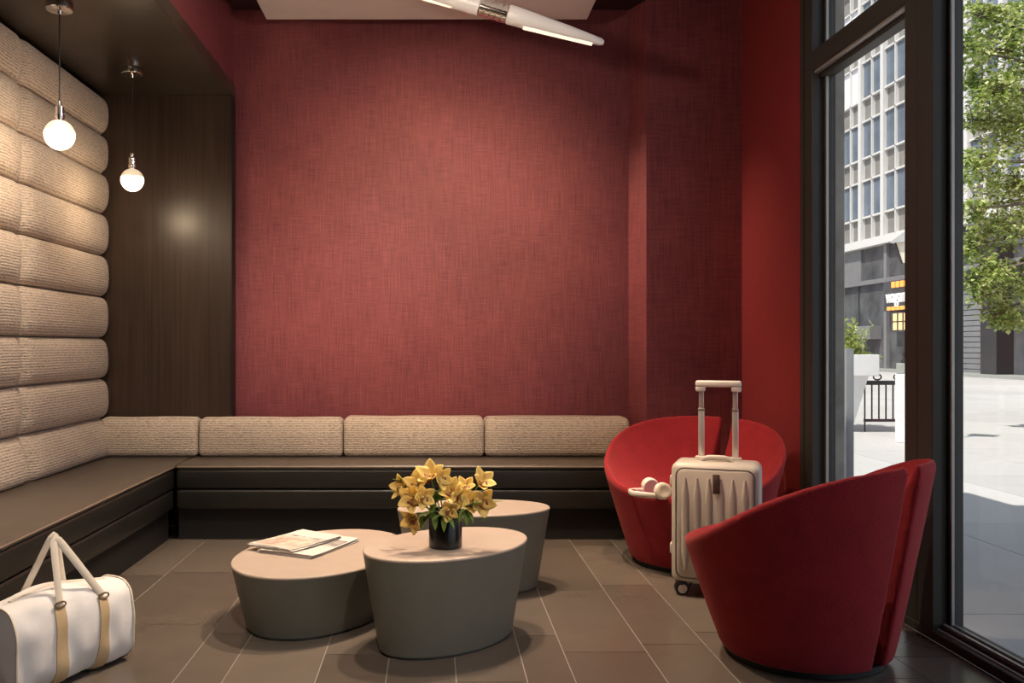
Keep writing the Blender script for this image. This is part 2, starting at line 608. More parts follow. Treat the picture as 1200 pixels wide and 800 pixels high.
bench('banquette_bench', 'dark leather banquette bench under the stacked beige wall rolls',
      bxm(-2.04, XSF, 0.9, YB - 0.095, 0.385, SEAT, 0.014, 3),
      [bxm(XSF - 0.25, XSF - 0.004, 0.9, YS + 0.02, 0.282, 0.388, 0.016, 3),
       bxm(XSF - 0.25, XSF - 0.008, 0.9, YS + 0.02, 0.172, 0.281, 0.018, 3)],
      bxm(-2.04, XK, 0.9, YS + 0.06, 0.0, 0.178),
      [(XSF - 0.001, 0.905, SEAT - 0.012), (XSF - 0.001, YS - 0.004, SEAT - 0.012)])

# loose back cushions on the back bench
ex = [-1.925, -1.358, -0.528, 0.283, 1.118]
lab = ['short beige ribbed back cushion in the corner under the dark wood panel',
       'beige ribbed back cushion straddling the edge of the dark wood panel, second from the corner',
       'beige ribbed back cushion behind the yellow orchids, third from the corner',
       'beige ribbed back cushion next to the far red armchair, last from the corner']
for i in range(4):
    x0, x1 = ex[i] + 0.002, ex[i + 1] - 0.002
    yb = 5.247 if x1 < -1.0 else 5.336
    if i == 1: yb = 5.247
    cx, cy, cz = (x0 + x1) / 2, (5.118 + yb) / 2, (SEAT + 0.637) / 2
    hx, hy, hz = (x1 - x0) / 2, (yb - 5.118) / 2, (0.637 - SEAT) / 2
    bm = bmesh.new()
    box(bm, -hx, hx, -hy, hy, -hz, hz, 0.030, 4)
    bmesh.ops.subdivide_edges(bm, edges=[e for e in bm.edges if e.calc_length() > 0.08], cuts=8, use_grid_fill=True)
    for v in bm.verts:
        u = v.co.x / hx
        w = v.co.z / hz
        if v.co.y < 0: v.co.y -= 0.014 * (1 - u ** 4) * (1 - w * w)
        v.co.z += 0.004 * noise.noise(Vector((v.co.x * 4 + i, v.co.y * 3, 0))) * (1 if w > 0 else 0)
        if v.co.y < 0: v.co.y += 0.022 * max(0, w) ** 2
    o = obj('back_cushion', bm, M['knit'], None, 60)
    o.location = (cx, cy, cz + 0.001)
    tag(o, lab[i], 'cushion', 'beige back cushions on the banquette')

# ------------------------------------------------------------------ red armchairs
def smoothstep(t): return t * t * (3 - 2 * t)
HP = [(0, .692), (25, .686), (45, .670), (65, .638), (80, .590), (100, .512), (120, .435), (133, .402), (180, .372)]
def rim_h(phi):
    phi = abs(phi)
    for (a, ha), (b, hb) in zip(HP, HP[1:]):
        if phi <= b:
            return ha + (hb - ha) * (phi - a) / (b - a)
    return HP[-1][1]
def rim_s(phi):
    return sum(rim_h((phi + d + 180) % 360 - 180) for d in range(-24, 25, 6)) / 9

RA, RB = 0.425, 0.39          # across, along
def seat_z(q, phi):
    zs = 0.335
    h = rim_s((phi + 180) % 360 - 180)
    if q >= 0.93:
        return h - 0.028 + 0.028 * sqrt(max(0, 1 - ((q - 0.965) / 0.036) ** 2))
    return zs + (h - 0.024 - zs) * (q / 0.93) ** 2.5
def chair_mesh(slit_deg=75.0):
    n = 120
    bm = bmesh.new()
    rs = []
    for k in range(13):                      # outer wall, base to rim
        t = k / 12
        ring = []
        for i in range(n):
            a = 2 * pi * i / n
            h = rim_s((math.degrees(a) - 90 + 180) % 360 - 180) - 0.028
            kk = 0.69 + 0.31 * (t ** 0.92)
            ring.append((RA * kk * cos(a), RB * kk * sin(a), 0.022 + (h - 0.022) * t))
        rs.append(ring)
    for q in [0.996, 0.985, 0.97, 0.955, 0.94, 0.92, 0.89, 0.85, 0.80, 0.74, 0.67, 0.58, 0.48, 0.37, 0.25, 0.12, 0.04]:
        ring = []
        for i in range(n):
            a = 2 * pi * i / n
            ring.append((RA * q * cos(a), RB * q * sin(a), seat_z(q, math.degrees(a) - 90)))
        rs.append(ring)
    rings(bm, rs)
    bmesh.ops.recalc_face_normals(bm, faces=bm.faces[:])
    me = bpy.data.meshes.new('tub')
    bm.to_mesh(me); bm.free()
    # the slit: a slab cut from near the middle out through the back
    sl = bmesh.new()
    Mx = Matrix.Rotation(radians(slit_deg), 4, 'Z')
    box(sl, 0.12, 0.8, -0.028, 0.028, -0.2, 1.2, 0, 1, Mx)
    sm = bpy.data.meshes.new('slab'); sl.to_mesh(sm); sl.free()
    a = bpy.data.objects.new('tub', me); COL.objects.link(a)
    b = bpy.data.objects.new('slab', sm); COL.objects.link(b)
    md = a.modifiers.new('b', 'BOOLEAN'); md.object = b; md.operation = 'DIFFERENCE'; md.solver = 'EXACT'
    md = a.modifiers.new('r', 'REMESH'); md.mode = 'VOXEL'; md.voxel_size = 0.0065
    md = a.modifiers.new('s', 'SMOOTH'); md.factor = 0.5; md.iterations = 22
    dg = bpy.context.evaluated_depsgraph_get()
    ev = a.evaluated_get(dg)
    out = bpy.data.meshes.new_from_object(ev)
    bpy.data.objects.remove(a); bpy.data.objects.remove(b)
    for p in out.polygons: p.use_smooth = True
    out.name = 'upholstered_shell'
    return out

shell = chair_mesh()
def chair(loc, back_deg, label):
    t = thing('tub_armchair', label, 'armchair', loc, radians(back_deg - 90), 'red felt tub armchairs by the window')
    link('shell', shell, M['felt'], t)
    bm = bmesh.new()
    lathe(bm, [(0.60, 0.0), (0.64, 0.004), (0.64, 0.024), (0.6, 0.03)], 64, sx=RA, sy=RB)
    obj('base', bm, M['black'], t, 40)
    return t
chair((1.268, 3.07, 0), -45, 'red felt tub armchair seen from behind, nearest, with its back to the window')
chair((1.245, 4.335, 0), 62, 'red felt tub armchair in the far corner with white headphones on its seat')

# ------------------------------------------------------------------ oval side tables
def table(cx, cy, Xe, Ye, C, ztop, label, taper=0.055, flare=0.82):
    t = thing('oval_table', label, 'table', (cx, cy, 0), 0, 'grey oval drum tables')
    m00, m11, m01 = Xe * Xe, Ye * Ye, C
    tr, df = (m00 + m11) / 2, (m00 - m11) / 2
    q = sqrt(df * df + m01 * m01)
    a, b = sqrt(tr + q), sqrt(tr - q)
    ang = 0.5 * atan2(2 * m01, m00 - m11)
    def ring(d, z, n=96):
        r = []
        for i in range(n):
            u = 2 * pi * i / n
            x, y = (a - d) * cos(u), (b - d) * sin(u)
            r.append((x * cos(ang) - y * sin(ang), x * sin(ang) + y * cos(ang), z))
        return r
    bm = bmesh.new()
    rs = [ring(taper + 0.012, 0.0), ring(taper + 0.012, 0.008), ring(taper, 0.010)]
    for k in range(1, 9):
        u = k / 8
        rs.append(ring(taper * (1 - u), 0.010 + (ztop - 0.018) * u))
    rings(bm, rs)
    obj('body', bm, M['table_side'], t, 40)
    bm = bmesh.new()
    rings(bm, [ring(0.0, ztop - 0.0085), ring(-0.001, ztop - 0.005), ring(0.0005, ztop - 0.0015), ring(0.003, ztop)])
    obj('top', bm, M['table_top'], t, 30)
    return t
table(0.044, 3.21, 0.294, 0.278, 0.031, 0.346, 'tall grey oval drum table holding the black vase of orchids')
table(-0.445, 3.545, 0.327, 0.42, 0.035, 0.240, 'low wide grey oval drum table with newspapers on it')
table(0.168, 3.88, 0.33, 0.20, 0.008, 0.352, 'grey oval drum table partly hidden behind the orchids, nearest the bench')

# ------------------------------------------------------------------ vase and orchids
VX, VY, VZ = 0.036, 3.14, 0.346
t = thing('vase', 'matte black cylinder vase on the tall grey drum table', 'vase', (VX, VY, VZ))
bm = bmesh.new()
lathe(bm, [(0.0, 0.0), (0.054, 0.0), (0.058, 0.003), (0.058, 0.128), (0.0565, 0.130), (0.053, 0.130), (0.053, 0.02), (0.0, 0.02)], 48, cap0=False, cap1=False)
bmesh.ops.remove_doubles(bm, verts=bm.verts[:], dist=1e-6)
obj('body', bm, M['vase'], t, 40)
bm = bmesh.new()
lathe(bm, [(0.0, 0.118), (0.0525, 0.118)], 32, cap0=False, cap1=False)
bmesh.ops.remove_doubles(bm, verts=bm.verts[:], dist=1e-6)
M['soil'] = plain('dark_floral_foam', (0.02, 0.03, 0.012), 0.9)
obj('floral_foam', bm, M['soil'], t, 0)

def petal_mat(name, base, tip):
    m, nt, p = new_mat(name)
    tc = N(nt, 'ShaderNodeTexCoord')
    sx = N(nt, 'ShaderNodeSeparateXYZ')
    nt.links.new(tc.outputs['Generated'], sx.inputs[0])
    nz = noise_tex(nt, tc.outputs['Object'], 120, 3)
    f = math_node(nt, 'ADD', sx.outputs['X'], math_node(nt, 'MULTIPLY', nz, 0.25))
    c = ramp(nt, f, [(0.1, base), (0.9, tip)])
    nt.links.new(c, p.inputs['Base Color'])
    p.inputs['Roughness'].default_value = 0.5
    tr = N(nt, 'ShaderNodeBsdfTranslucent')
    nt.links.new(c, tr.inputs['Color'])
    mx = N(nt, 'ShaderNodeMixShader'); mx.inputs['Fac'].default_value = 0.38
    nt.links.new(p.outputs[0], mx.inputs[1]); nt.links.new(tr.outputs[0], mx.inputs[2])
    nt.links.new(mx.outputs[0], nt.nodes['Material Output'].inputs['Surface'])
    return m
M['petal'] = petal_mat('yellow_petal', (0.85, 0.56, 0.11), (0.95, 0.77, 0.28))
M['lip'] = petal_mat('maroon_lip', (0.55, 0.30, 0.06), (0.22, 0.02, 0.03))
M['green'] = petal_mat('fresh_green_leaf', (0.10, 0.20, 0.03), (0.24, 0.36, 0.07))
M['stem'] = plain('green_stem', (0.16, 0.26, 0.05), 0.5)
M['column'] = plain('pale_yellow_column', (0.80, 0.66, 0.25), 0.5)

def leaf_mesh(name, L, Wd, curl, fold, th=0.0012, wave=0.0, nl=8, nw=4):
    bm = bmesh.new()
    def P(i, j, off):
        t = i / nl
        w = Wd * (sin(pi * min(1, t ** 0.8 * 0.94 + 0.06)) ** 0.75)
        s = (j / nw) * 2 - 1
        x = L * t
        z = curl * t * t * L + fold * abs(s) * w + wave * sin(t * 9 + s * 2) * w
        return (x, s * w, z + off)
    top = [[bm.verts.new(P(i, j, th)) for j in range(nw + 1)] for i in range(nl + 1)]
    bot = [[bm.verts.new(P(i, j, 0)) for j in range(nw + 1)] for i in range(nl + 1)]
    for i in range(nl):
        for j in range(nw):
            bm.faces.new((top[i][j], top[i + 1][j], top[i + 1][j + 1], top[i][j + 1]))
            bm.faces.new((bot[i][j], bot[i][j + 1], bot[i + 1][j + 1], bot[i + 1][j]))
    for i in range(nl):
        bm.faces.new((top[i][0], bot[i][0], bot[i + 1][0], top[i + 1][0]))
        bm.faces.new((top[i][nw], top[i + 1][nw], bot[i + 1][nw], bot[i][nw]))
    for j in range(nw):
        bm.faces.new((top[0][j], top[0][j + 1], bot[0][j + 1], bot[0][j]))
        bm.faces.new((top[nl][j], bot[nl][j], bot[nl][j + 1], top[nl][j + 1]))
    bmesh.ops.recalc_face_normals(bm, faces=bm.faces[:])
    me = bpy.data.meshes.new(name)
    bm.to_mesh(me); bm.free()
    for p in me.polygons: p.use_smooth = True
    return me
pet_me = leaf_mesh('petal', 0.052, 0.0185, 0.25, 0.35, wave=0.12); pet_me.materials.append(M['petal'])
lip_me = leaf_mesh('lip', 0.030, 0.015, -0.7, 0.7, wave=0.3); lip_me.materials.append(M['lip'])
bm = bmesh.new(); roundbox(bm, 0.004, 0.004, 0.008, 0.9, 12, 8)
col_me = bpy.data.meshes.new('column'); bm.to_mesh(col_me); bm.free(); col_me.materials.append(M['column'])
lf_me = leaf_mesh('leaf', 0.085, 0.019, -0.5, 0.3, wave=0.05); lf_me.materials.append(M['green'])

def bloom(px, py, dy, face, label, size=1.0, spin=0.0):
    """an orchid flower; px,py is its spot in the arrangement seen from the front"""
    y = VY + dy
    s = F / y
    c = Vector(((px - 510) / s, y, H - (py - 405) / s))
    d = Vector(face).normalized()
    t = thing('orchid_bloom', label, 'flower', c, 0, 'yellow orchid blooms in the black vase')
    q = d.to_track_quat('Z', 'Y') @ Matrix.Rotation(spin, 3, 'Z').to_quaternion()
    t.rotation_mode = 'QUATERNION'
    t.rotation_quaternion = q
    for k in range(5):
        a = pi / 2 + 2 * pi * k / 5
        o = link('petal', pet_me, None, t)
        o.rotation_euler = (0, radians(-18 - 10 * (k % 2)), a)
        o.scale = (size, size, size)
    o = link('lip', lip_me, None, t)
    o.rotation_euler = (0, radians(-52), -pi / 2)
    o.scale = (size,) * 3
    o = link('column', col_me, None, t)
    o.location = (0, 0.002, 0.007)
    # stem from the flower's back down into the vase
    inv = (Matrix.Translation(c) @ q.to_matrix().to_4x4()).inverted()
    e = Vector((VX + (c.x - VX) * 0.25, VY + (y - VY) * 0.3, VZ + 0.112))
    mid = (c + e) / 2 + Vector(((c.x - VX) * 0.18, 0.0, 0.02)) - d * 0.012
    pts = []
    for i in range(8):
        u = i / 7
        pts.append(inv @ ((c - d * 0.002) * (1 - u) ** 2 + mid * 2 * u * (1 - u) + e * u * u))
    obj('stem', tube(bmesh.new(), pts, 0.0022, 6), M['stem'], t, 60)
    return t
bl = [
 (505, 559, 0.00, (-0.2, -0.5, 0.6), 'yellow orchid bloom at the very top of the bouquet', 1.25, 0.2),
 (515, 561, -0.03, (0.6, -0.8, 0.2), 'yellow orchid bloom with a dark red lip beside the topmost bloom', 1.0, 0.5),
 (473, 572, 0.02, (-0.8, -0.5, 0.3), 'yellow orchid bloom poking out at the far left of the bouquet', 1.05, 0.4),
 (489, 569, -0.02, (-0.3, -0.8, 0.5), 'yellow orchid bloom just below and left of the topmost bloom', 1.1, 0.1),
 (484, 584, -0.05, (-0.4, -0.9, 0.1), 'yellow orchid bloom on the left side above the drooping bloom', 1.15, 0.9),
 (495, 583, -0.06, (0.3, -0.9, 0.2), 'yellow orchid bloom over the left rim of the vase', 1.0, 0.3),
 (487, 606, -0.06, (-0.5, -0.7, -0.4), 'yellow orchid bloom drooping lowest at the left of the vase', 1.15, 0.6),
 (527, 577, -0.04, (0.0, -0.8, 0.5), 'pale yellow orchid bloom in the centre of the bouquet', 1.15, 0.8),
 (537, 582, -0.05, (0.3, -0.9, 0.1), 'yellow orchid bloom with red lip right of the centre', 1.0, 0.2),
 (545, 572, 0.02, (0.1, -0.6, 0.7), 'small yellow orchid bloom at the back between centre and right', 0.9, 0.5),
 (563, 566, 0.00, (0.4, -0.6, 0.6), 'yellow orchid bloom reaching up at the right end', 1.15, 0.1),
 (563, 587, -0.03, (0.3, -0.95, 0.0), 'yellow orchid bloom with a speckled maroon lip at the right side', 1.2, 0.7),
 (526, 597, -0.07, (0.0, -0.9, -0.1), 'pale orchid bloom hanging over the front rim of the vase', 0.9, 0.4),
 (549, 589, -0.05, (0.2, -0.9, 0.2), 'yellow orchid bloom next to the speckled right-hand bloom', 0.9, 0.9),
]
for b in bl: bloom(*b)
def sprig(px, py, dy, dirs, label):
    y = VY + dy; s = F / y
    c = Vector(((px - 510) / s, y, H - (py - 405) / s))
    t = thing('leaf_sprig', label, 'foliage', c, 0, 'green leaf sprigs in the black vase')
    for d, sc in dirs:
        o = link('leaf', lf_me, None, t)
        d = Vector(d).normalized()
        o.rotation_mode = 'QUATERNION'
        o.rotation_quaternion = d.to_track_quat('X', 'Z')
        o.scale = (sc, sc, sc)
    e = Vector((VX + (c.x - VX) * 0.3, VY, VZ + 0.112))
    pts = [(e - c) * u for u in (0, 0.3, 0.6, 1.0)]
    obj('stem', tube(bmesh.new(), pts, 0.002, 6), M['stem'], t, 60)
sprig(510, 590, -0.05, [((0.1, -0.2, 1), .8), ((0.4, -0.5, .7), .7), ((-.3, -.6, -.3), .6)], 'upright dark green leaf sprig above the middle of the vase rim')
sprig(508, 602, -0.06, [((-.8, -.3, -.3), .7), ((-.5, -.6, .4), .7), ((.2, -.7, -.6), .6)], 'green leaf sprig spilling over the left of the vase rim')
sprig(545, 597, -0.06, [((.6, -.3, .8), .8), ((.2, -.6, -.7), .6), ((.7, -.5, -.4), .6), ((-.5, -.6, -.4), .6)], 'bright green leaf sprig over the right of the vase rim')
sprig(522, 604, -0.07, [((-.2, -.7, -.7), .6), ((.6, -.5, -.3), .6), ((-.6, -.4, .2), .6)], 'green leaf sprig hanging over the front centre of the vase')
sprig(566, 596, -0.02, [((.8, -.1, .9), .8), ((.3, -.3, -.9), .5)], 'curling green leaf sprig at the right tip of the bouquet')
sprig(497, 602, -0.05, [((-.4, -.4, -.8), .6), ((-.8, -.3, .1), .7)], 'green leaf sprig between the drooping bloom and the vase')
sprig(476, 570, 0.03, [((-.6, -.1, .9), .6), ((-.3, -.2, 1), .6)], 'thin green leaf sprig behind the far left bloom')

# ------------------------------------------------------------------ newspapers
def paper_mat(name, pic):
    m, nt, p = new_mat(name)
    tc = N(nt, 'ShaderNodeTexCoord')
    mp = N(nt, 'ShaderNodeMapping')
    nt.links.new(tc.outputs['Generated'], mp.inputs['Vector'])
    v = mp.outputs['Vector']
    br = N(nt, 'ShaderNodeTexBrick')
    br.inputs['Scale'].default_value = 1.0
    br.inputs['Brick Width'].default_value = 0.24
    br.inputs['Row Height'].default_value = 0.022
    br.inputs['Mortar Size'].default_value = 0.008
    br.offset = 0.0
    br.inputs['Color1'].default_value = (0.42, 0.38, 0.35, 1)
    br.inputs['Color2'].default_value = (0.56, 0.51, 0.47, 1)
    br.inputs['Mortar'].default_value = (0.74, 0.68, 0.62, 1)
    nt.links.new(v, br.inputs['Vector'])
    col = br.outputs['Color']
    sx = N(nt, 'ShaderNodeSeparateXYZ'); nt.links.new(v, sx.inputs[0])
    def inside(a, b, o):
        return math_node(nt, 'MULTIPLY', math_node(nt, 'GREATER_THAN', o, a), math_node(nt, 'LESS_THAN', o, b))
    def mix(fac, c1, c2):
        mx = N(nt, 'ShaderNodeMix', data_type='RGBA')
        nt.links.new(fac, mx.inputs[0]); nt.links.new(c1, mx.inputs[6])
        if isinstance(c2, tuple): mx.inputs[7].default_value = (*c2, 1)
        else: nt.links.new(c2, mx.inputs[7])
        return mx.outputs[2]
    for (x0, x1, y0, y1, lo, hi) in pic:
        nz = noise_tex(nt, tc.outputs['Object'], 22, 3)
        pc = ramp(nt, nz, [(0.35, lo), (0.65, hi)])
        col = mix(math_node(nt, 'MULTIPLY', inside(x0, x1, sx.outputs['X']), inside(y0, y1, sx.outputs['Y'])), col, pc)
    nt.links.new(col, p.inputs['Base Color'])
    p.inputs['Roughness'].default_value = 0.8
    return m
M['paper_a'] = paper_mat('newsprint_with_photo', [(0.04, 0.96, 0.04, 0.60, (0.40, 0.27, 0.20), (0.66, 0.55, 0.46)), (0.04, 0.96, 0.63, 0.70, (0.10, 0.09, 0.09), (0.7, 0.65, 0.6))])
M['paper_b'] = paper_mat('newsprint', [(0.04, 0.55, 0.84, 0.94, (0.08, 0.08, 0.08), (0.66, 0.6, 0.56)), (0.62, 0.96, 0.5, 0.8, (0.2, 0.18, 0.17), (0.5, 0.45, 0.4))])
M['page'] = plain('newsprint_pages', (0.66, 0.61, 0.56), 0.85, var=0.1, scale=90)
def newspaper(cx, cy, z, w, l, ang, mat, label, n=4, lift=0.006, seed=1):
    rnd = random.Random(seed)
    t = thing('newspaper', label, 'newspaper', (cx, cy, z), ang, 'folded newspapers on the low table')
    for k in range(n):
        bm = bmesh.new()
        hw, hl, th = w / 2 - 0.002 * k * 0, l / 2, 0.0016
        dx, dy, a = rnd.uniform(-.005, .005), rnd.uniform(-.006, .006), rnd.uniform(-.03, .03)
        top, bot = [], []
        nx, nyy = 8, 10
        def P(i, j, o):
            x, y = -hw + 2 * hw * i / nx, -hl + 2 * hl * j / nyy
            u = abs(y) / hl
            zz = 0.0024 * k + o + (lift * (k / n) * u ** 3) + 0.0012 * k / n * (1 + sin(x * 30 + y * 14 + k))
            return (x * cos(a) - y * sin(a) + dx, x * sin(a) + y * cos(a) + dy, zz)
        top = [[bm.verts.new(P(i, j, th)) for j in range(nyy + 1)] for i in range(nx + 1)]
        bot = [[bm.verts.new(P(i, j, 0)) for j in range(nyy + 1)] for i in range(nx + 1)]
        for i in range(nx):
            for j in range(nyy):
                bm.faces.new((top[i][j], top[i + 1][j], top[i + 1][j + 1], top[i][j + 1]))
                bm.faces.new((bot[i][j], bot[i][j + 1], bot[i + 1][j + 1], bot[i + 1][j]))
        for i in range(nx):
            bm.faces.new((top[i][0], bot[i][0], bot[i + 1][0], top[i + 1][0]))
            bm.faces.new((top[i][nyy], top[i + 1][nyy], bot[i + 1][nyy], bot[i][nyy]))
        for j in range(nyy):
            bm.faces.new((top[0][j], top[0][j + 1], bot[0][j + 1], bot[0][j]))
            bm.faces.new((top[nx][j], bot[nx][j], bot[nx][j + 1], top[nx][j + 1]))
        o = obj('front_page' if k == n - 1 else 'section', bm, mat if k == n - 1 else M['page'], t, 40)
    return t
newspaper(-0.505, 3.605, 0.2405, 0.25, 0.345, radians(64 - 90), M['paper_b'], 'lower white newspaper sticking out towards the vase', 5, 0.004, 3)
newspaper(-0.565, 3.625, 0.2565, 0.22, 0.31, radians(57 - 90), M['paper_a'], 'upper newspaper with a brown front photograph, lying on the other', 4, 0.003, 5)

# ------------------------------------------------------------------ suitcase
t = thing('suitcase', 'cream hard-shell cabin suitcase standing between the red armchairs', 'suitcase', (1.195, 3.80, 0), radians(-22))
SW, SD, Z0, Z1 = 0.178, 0.105, 0.055, 0.562
bm = bmesh.new()
box(bm, -SW, SW, -SD, SD, Z0, Z1, 0.034, 5)
obj('shell', bm, M['cream'], t, 50)
bm = bmesh.new()                      # raised front door with vertical ribs
def rr(hx, z0, z1, r, y, n=8):
    pts = []
    for cx, cz, a0 in ((hx - r, z1 - r, 0), (-hx + r, z1 - r, pi / 2), (-hx + r, z0 + r, pi), (hx - r, z0 + r, 3 * pi / 2)):
        for i in range(n + 1):
            a = a0 + pi / 2 * i / n
            pts.append((cx + r * cos(a), y, cz + r * sin(a)))
    return pts
rings(bm, [rr(0.152, 0.085, 0.535, 0.030, -SD + 0.002), rr(0.152, 0.085, 0.535, 0.030, -SD - 0.005), rr(0.147, 0.090, 0.530, 0.026, -SD - 0.008)])
front = obj('front_panel', bm, M['cream'], t, 40)
bm = bmesh.new()
for i in range(6):
    x = -0.118 + i * 0.0472
    pts, rad = [], []
    for k in range(15):
        z = 0.115 + (0.500 - 0.115) * k / 14
        e = min(k, 14 - k)
        rad.append(0.0165 * min(1, 0.25 + 0.3 * e))
        pts.append((x, -SD - 0.006, z))
    tube(bm, pts, rad, 12, Vector((0, 1, 0)), 0.0075)
obj('rib_relief', bm, M['cream'], front, 60)
bm = bmesh.new()
tube(bm, rr(0.157, 0.080, 0.540, 0.034, -SD - 0.001), 0.0028, 6, Vector((0, 1, 0)), closed=True)
obj('zip', bm, M['cream_dark'], t, 60)
bm = bmesh.new()
ring = lambda y: [(p[0], y, p[2]) for p in rr(SW + 0.0012, Z0 - 0.001, Z1 + 0.0012, 0.036, 0)]
rings(bm, [ring(0.010), ring(0.018)], False, False)
obj('body_seam', bm, M['cream_dark'], t, 40)
obj('tag', bxm(-0.008, 0.020, -SD - 0.0165, -SD - 0.008, 0.440, 0.520, 0.003, 2), M['brown_tag'], t, 40)
for z in (0.185, 0.475):
    obj('latch', bxm(-SW - 0.012, -SW + 0.004, -0.045, 0.010, z - 0.022, z + 0.022, 0.006, 3), M['cream'], t, 40)
bm = bmesh.new()
tube(bm, [(-0.06, -0.02, Z1 - 0.004), (-0.055, -0.02, Z1 + 0.010), (-0.03, -0.02, Z1 + 0.016), (0.03, -0.02, Z1 + 0.016), (0.055, -0.02, Z1 + 0.010), (0.06, -0.02, Z1 - 0.004)], 0.011, 10, Vector((0, 1, 0)))
obj('carry_handle', bm, M['cream'], t, 50)
obj('handle_plate', bxm(-0.095, 0.095, 0.045, 0.092, Z1 - 0.004, Z1 + 0.010, 0.004, 2), M['cream'], t, 40)
for sx in (-1, 1):
    bm = bmesh.new()
    box(bm, sx * 0.070 - 0.0125, sx * 0.070 + 0.0125, 0.058, 0.078, Z1, 0.775, 0.004, 2)
    box(bm, sx * 0.070 - 0.0100, sx * 0.070 + 0.0100, 0.060, 0.076, 0.775, 0.882, 0.003, 2)
    p = obj('telescopic_pole', bm, M['steel'], t, 40)
    obj('collar', bxm(sx * 0.070 - 0.0138, sx * 0.070 + 0.0138, 0.057, 0.079, 0.768, 0.780, 0.002, 1), M['cream_dark'], p, 40)
bm = bmesh.new()
box(bm, -0.094, 0.094, 0.050, 0.086, 0.872, 0.900, 0.008, 3)
for sx in (-1, 1): box(bm, sx * 0.074 - 0.020, sx * 0.074 + 0.020, 0.052, 0.084, 0.852, 0.876, 0.006, 2)
obj('grip', bm, M['ivory'], t, 40)
for sx in (-1, 1):
    for sy in (-1, 1):
        bm = bmesh.new()
        Mx = Matrix.Translation((sx * 0.138, sy * 0.070, 0.029)) @ Matrix.Rotation(radians(20), 4, 'Z') @ Matrix.Rotation(pi / 2, 4, 'X')
        lathe(bm, [(0.022, -0.020), (0.0285, -0.016), (0.0285, 0.016), (0.022, 0.020)], 24, Mx)
        w = obj('wheel', bm, M['black'], t, 40)
        bm = bmesh.new()
        lathe(bm, [(0.019, -0.0225), (0.019, 0.0225)], 20, Mx)
        obj('hub', bm, M['ivory'], w, 40)
        bm = bmesh.new()
        lathe(bm, [(0.020, 0.044), (0.028, 0.062)], 16, c=(sx * 0.138, sy * 0.070, 0))
        box(bm, sx * 0.138 - 0.012, sx * 0.138 + 0.012, sy * 0.070 - 0.030, sy * 0.070 + 0.030, 0.046, 0.062, 0.004, 1)
        obj('caster_fork', bm, M['black'], t, 40)

# ------------------------------------------------------------------ headphones
hx, hy = 0.985, 4.10
_d = Vector((hx - 1.245, hy - 4.335, 0)); _d.rotate(Matrix.Rotation(radians(90 - 62), 3, 'Z'))
hz = seat_z(sqrt((_d.x / RA) ** 2 + (_d.y / RB) ** 2), math.degrees(atan2(_d.y / RB, _d.x / RA)) - 90) - 0.002
t = thing('headphones', 'ivory over-ear headphones lying on the seat of the far red armchair', 'headphones', (hx, hy, hz), radians(8))
bm = bmesh.new()
pts = []
for i in range(25):
    a = pi / 2 + pi * i / 24
    pts.append((0.085 * cos(a) * 1.15, 0.072 * sin(a), 0.020 + 0.006 * abs(cos(a))))
tube(bm, pts, 0.0055, 10, Vector((0, 0, 1)), 0.013)
obj('headband', bm, M['ivory'], t, 60)
for sy in (-1, 1):
    Mx = Matrix.Translation((0.028, sy * 0.072, 0.040)) @ Matrix.Rotation(radians(90 + sy * 8), 4, 'X')
    bm = bmesh.new()
    lathe(bm, [(0.022, -0.016), (0.034, -0.013), (0.039, -0.004), (0.039, 0.006), (0.034, 0.012)] if sy > 0 else [(0.034, -0.012), (0.039, -0.006), (0.039, 0.004), (0.034, 0.013), (0.022, 0.016)], 32, Mx)
    e = obj('ear_cup', bm, M['ivory'], t, 50)
    bm = bmesh.new()
    s = -1 if sy < 0 else 1
    lathe(bm, [(0.020, -s * 0.010), (0.036, -s * 0.011), (0.037, -s * 0.022), (0.028, -s * 0.027), (0.020, -s * 0.024)], 32, Mx)
    obj('ear_cushion', bm, M['strap'], e, 50)
    bm = bmesh.new()
    tube(bm, [(0.0, sy * 0.072, 0.022), (0.012, sy * 0.076, 0.030), (0.028, sy * 0.083, 0.040)], 0.006, 8)
    obj('yoke', bm, M['ivory'], t, 60)

# ------------------------------------------------------------------ duffel bag
A = Vector((-1.088, 3.04, 0.0))        # far right end centre on the floor
B = Vector((-1.305, 2.66, 0.0))       # near left end
ax = (B - A).normalized()
nr = Vector((-ax.y, ax.x, 0))          # towards the viewer's right
if nr.x < 0: nr = -nr
LB = (B - A).length
BW, BH = 0.104, 0.285
mid0 = (A + B) / 2
MB = Matrix(((ax.x, nr.x, 0, mid0.x), (ax.y, nr.y, 0, mid0.y), (0, 0, 1, 0), (0, 0, 0, 1)))
t = thing('duffel_bag', 'white canvas duffel bag with tan straps on the floor by the bench', 'bag', mid0, 0)
t.rotation_euler = MB.to_euler()
def bag_sec(u, v, off=0.0):
    """u along the bag -1..1, v round the section 0..2pi -> point"""
    e = 1 - 0.10 * abs(u) ** 6
    ca, sa = cos(v), sin(v)
    y = BW * e * math.copysign(abs(ca) ** 0.62, ca)
    zz = math.copysign(abs(sa) ** (0.60 if sa < 0 else 0.80), sa)
    h = BH * (1 - 0.05 * u * u + 0.03 * sin(u * 3 + 1))
    z = 0.004 + h * (zz + 1) / 2
    fold = 0.010 * sin(u * 7 + z * 14) * max(0, 1 - abs(u)) + 0.008 * noise.noise(Vector((u * 4, z * 12, ca * 2)))
    y += fold * (1 if abs(ca) > .2 else .3)
    n = Vector((0, ca, sa)).normalized()
    p = Vector((u * LB / 2, y, z)) + n * off
    p.z = max(p.z, 0.001)
    return p
bm = bmesh.new()
rs = []
nu, nv = 44, 48
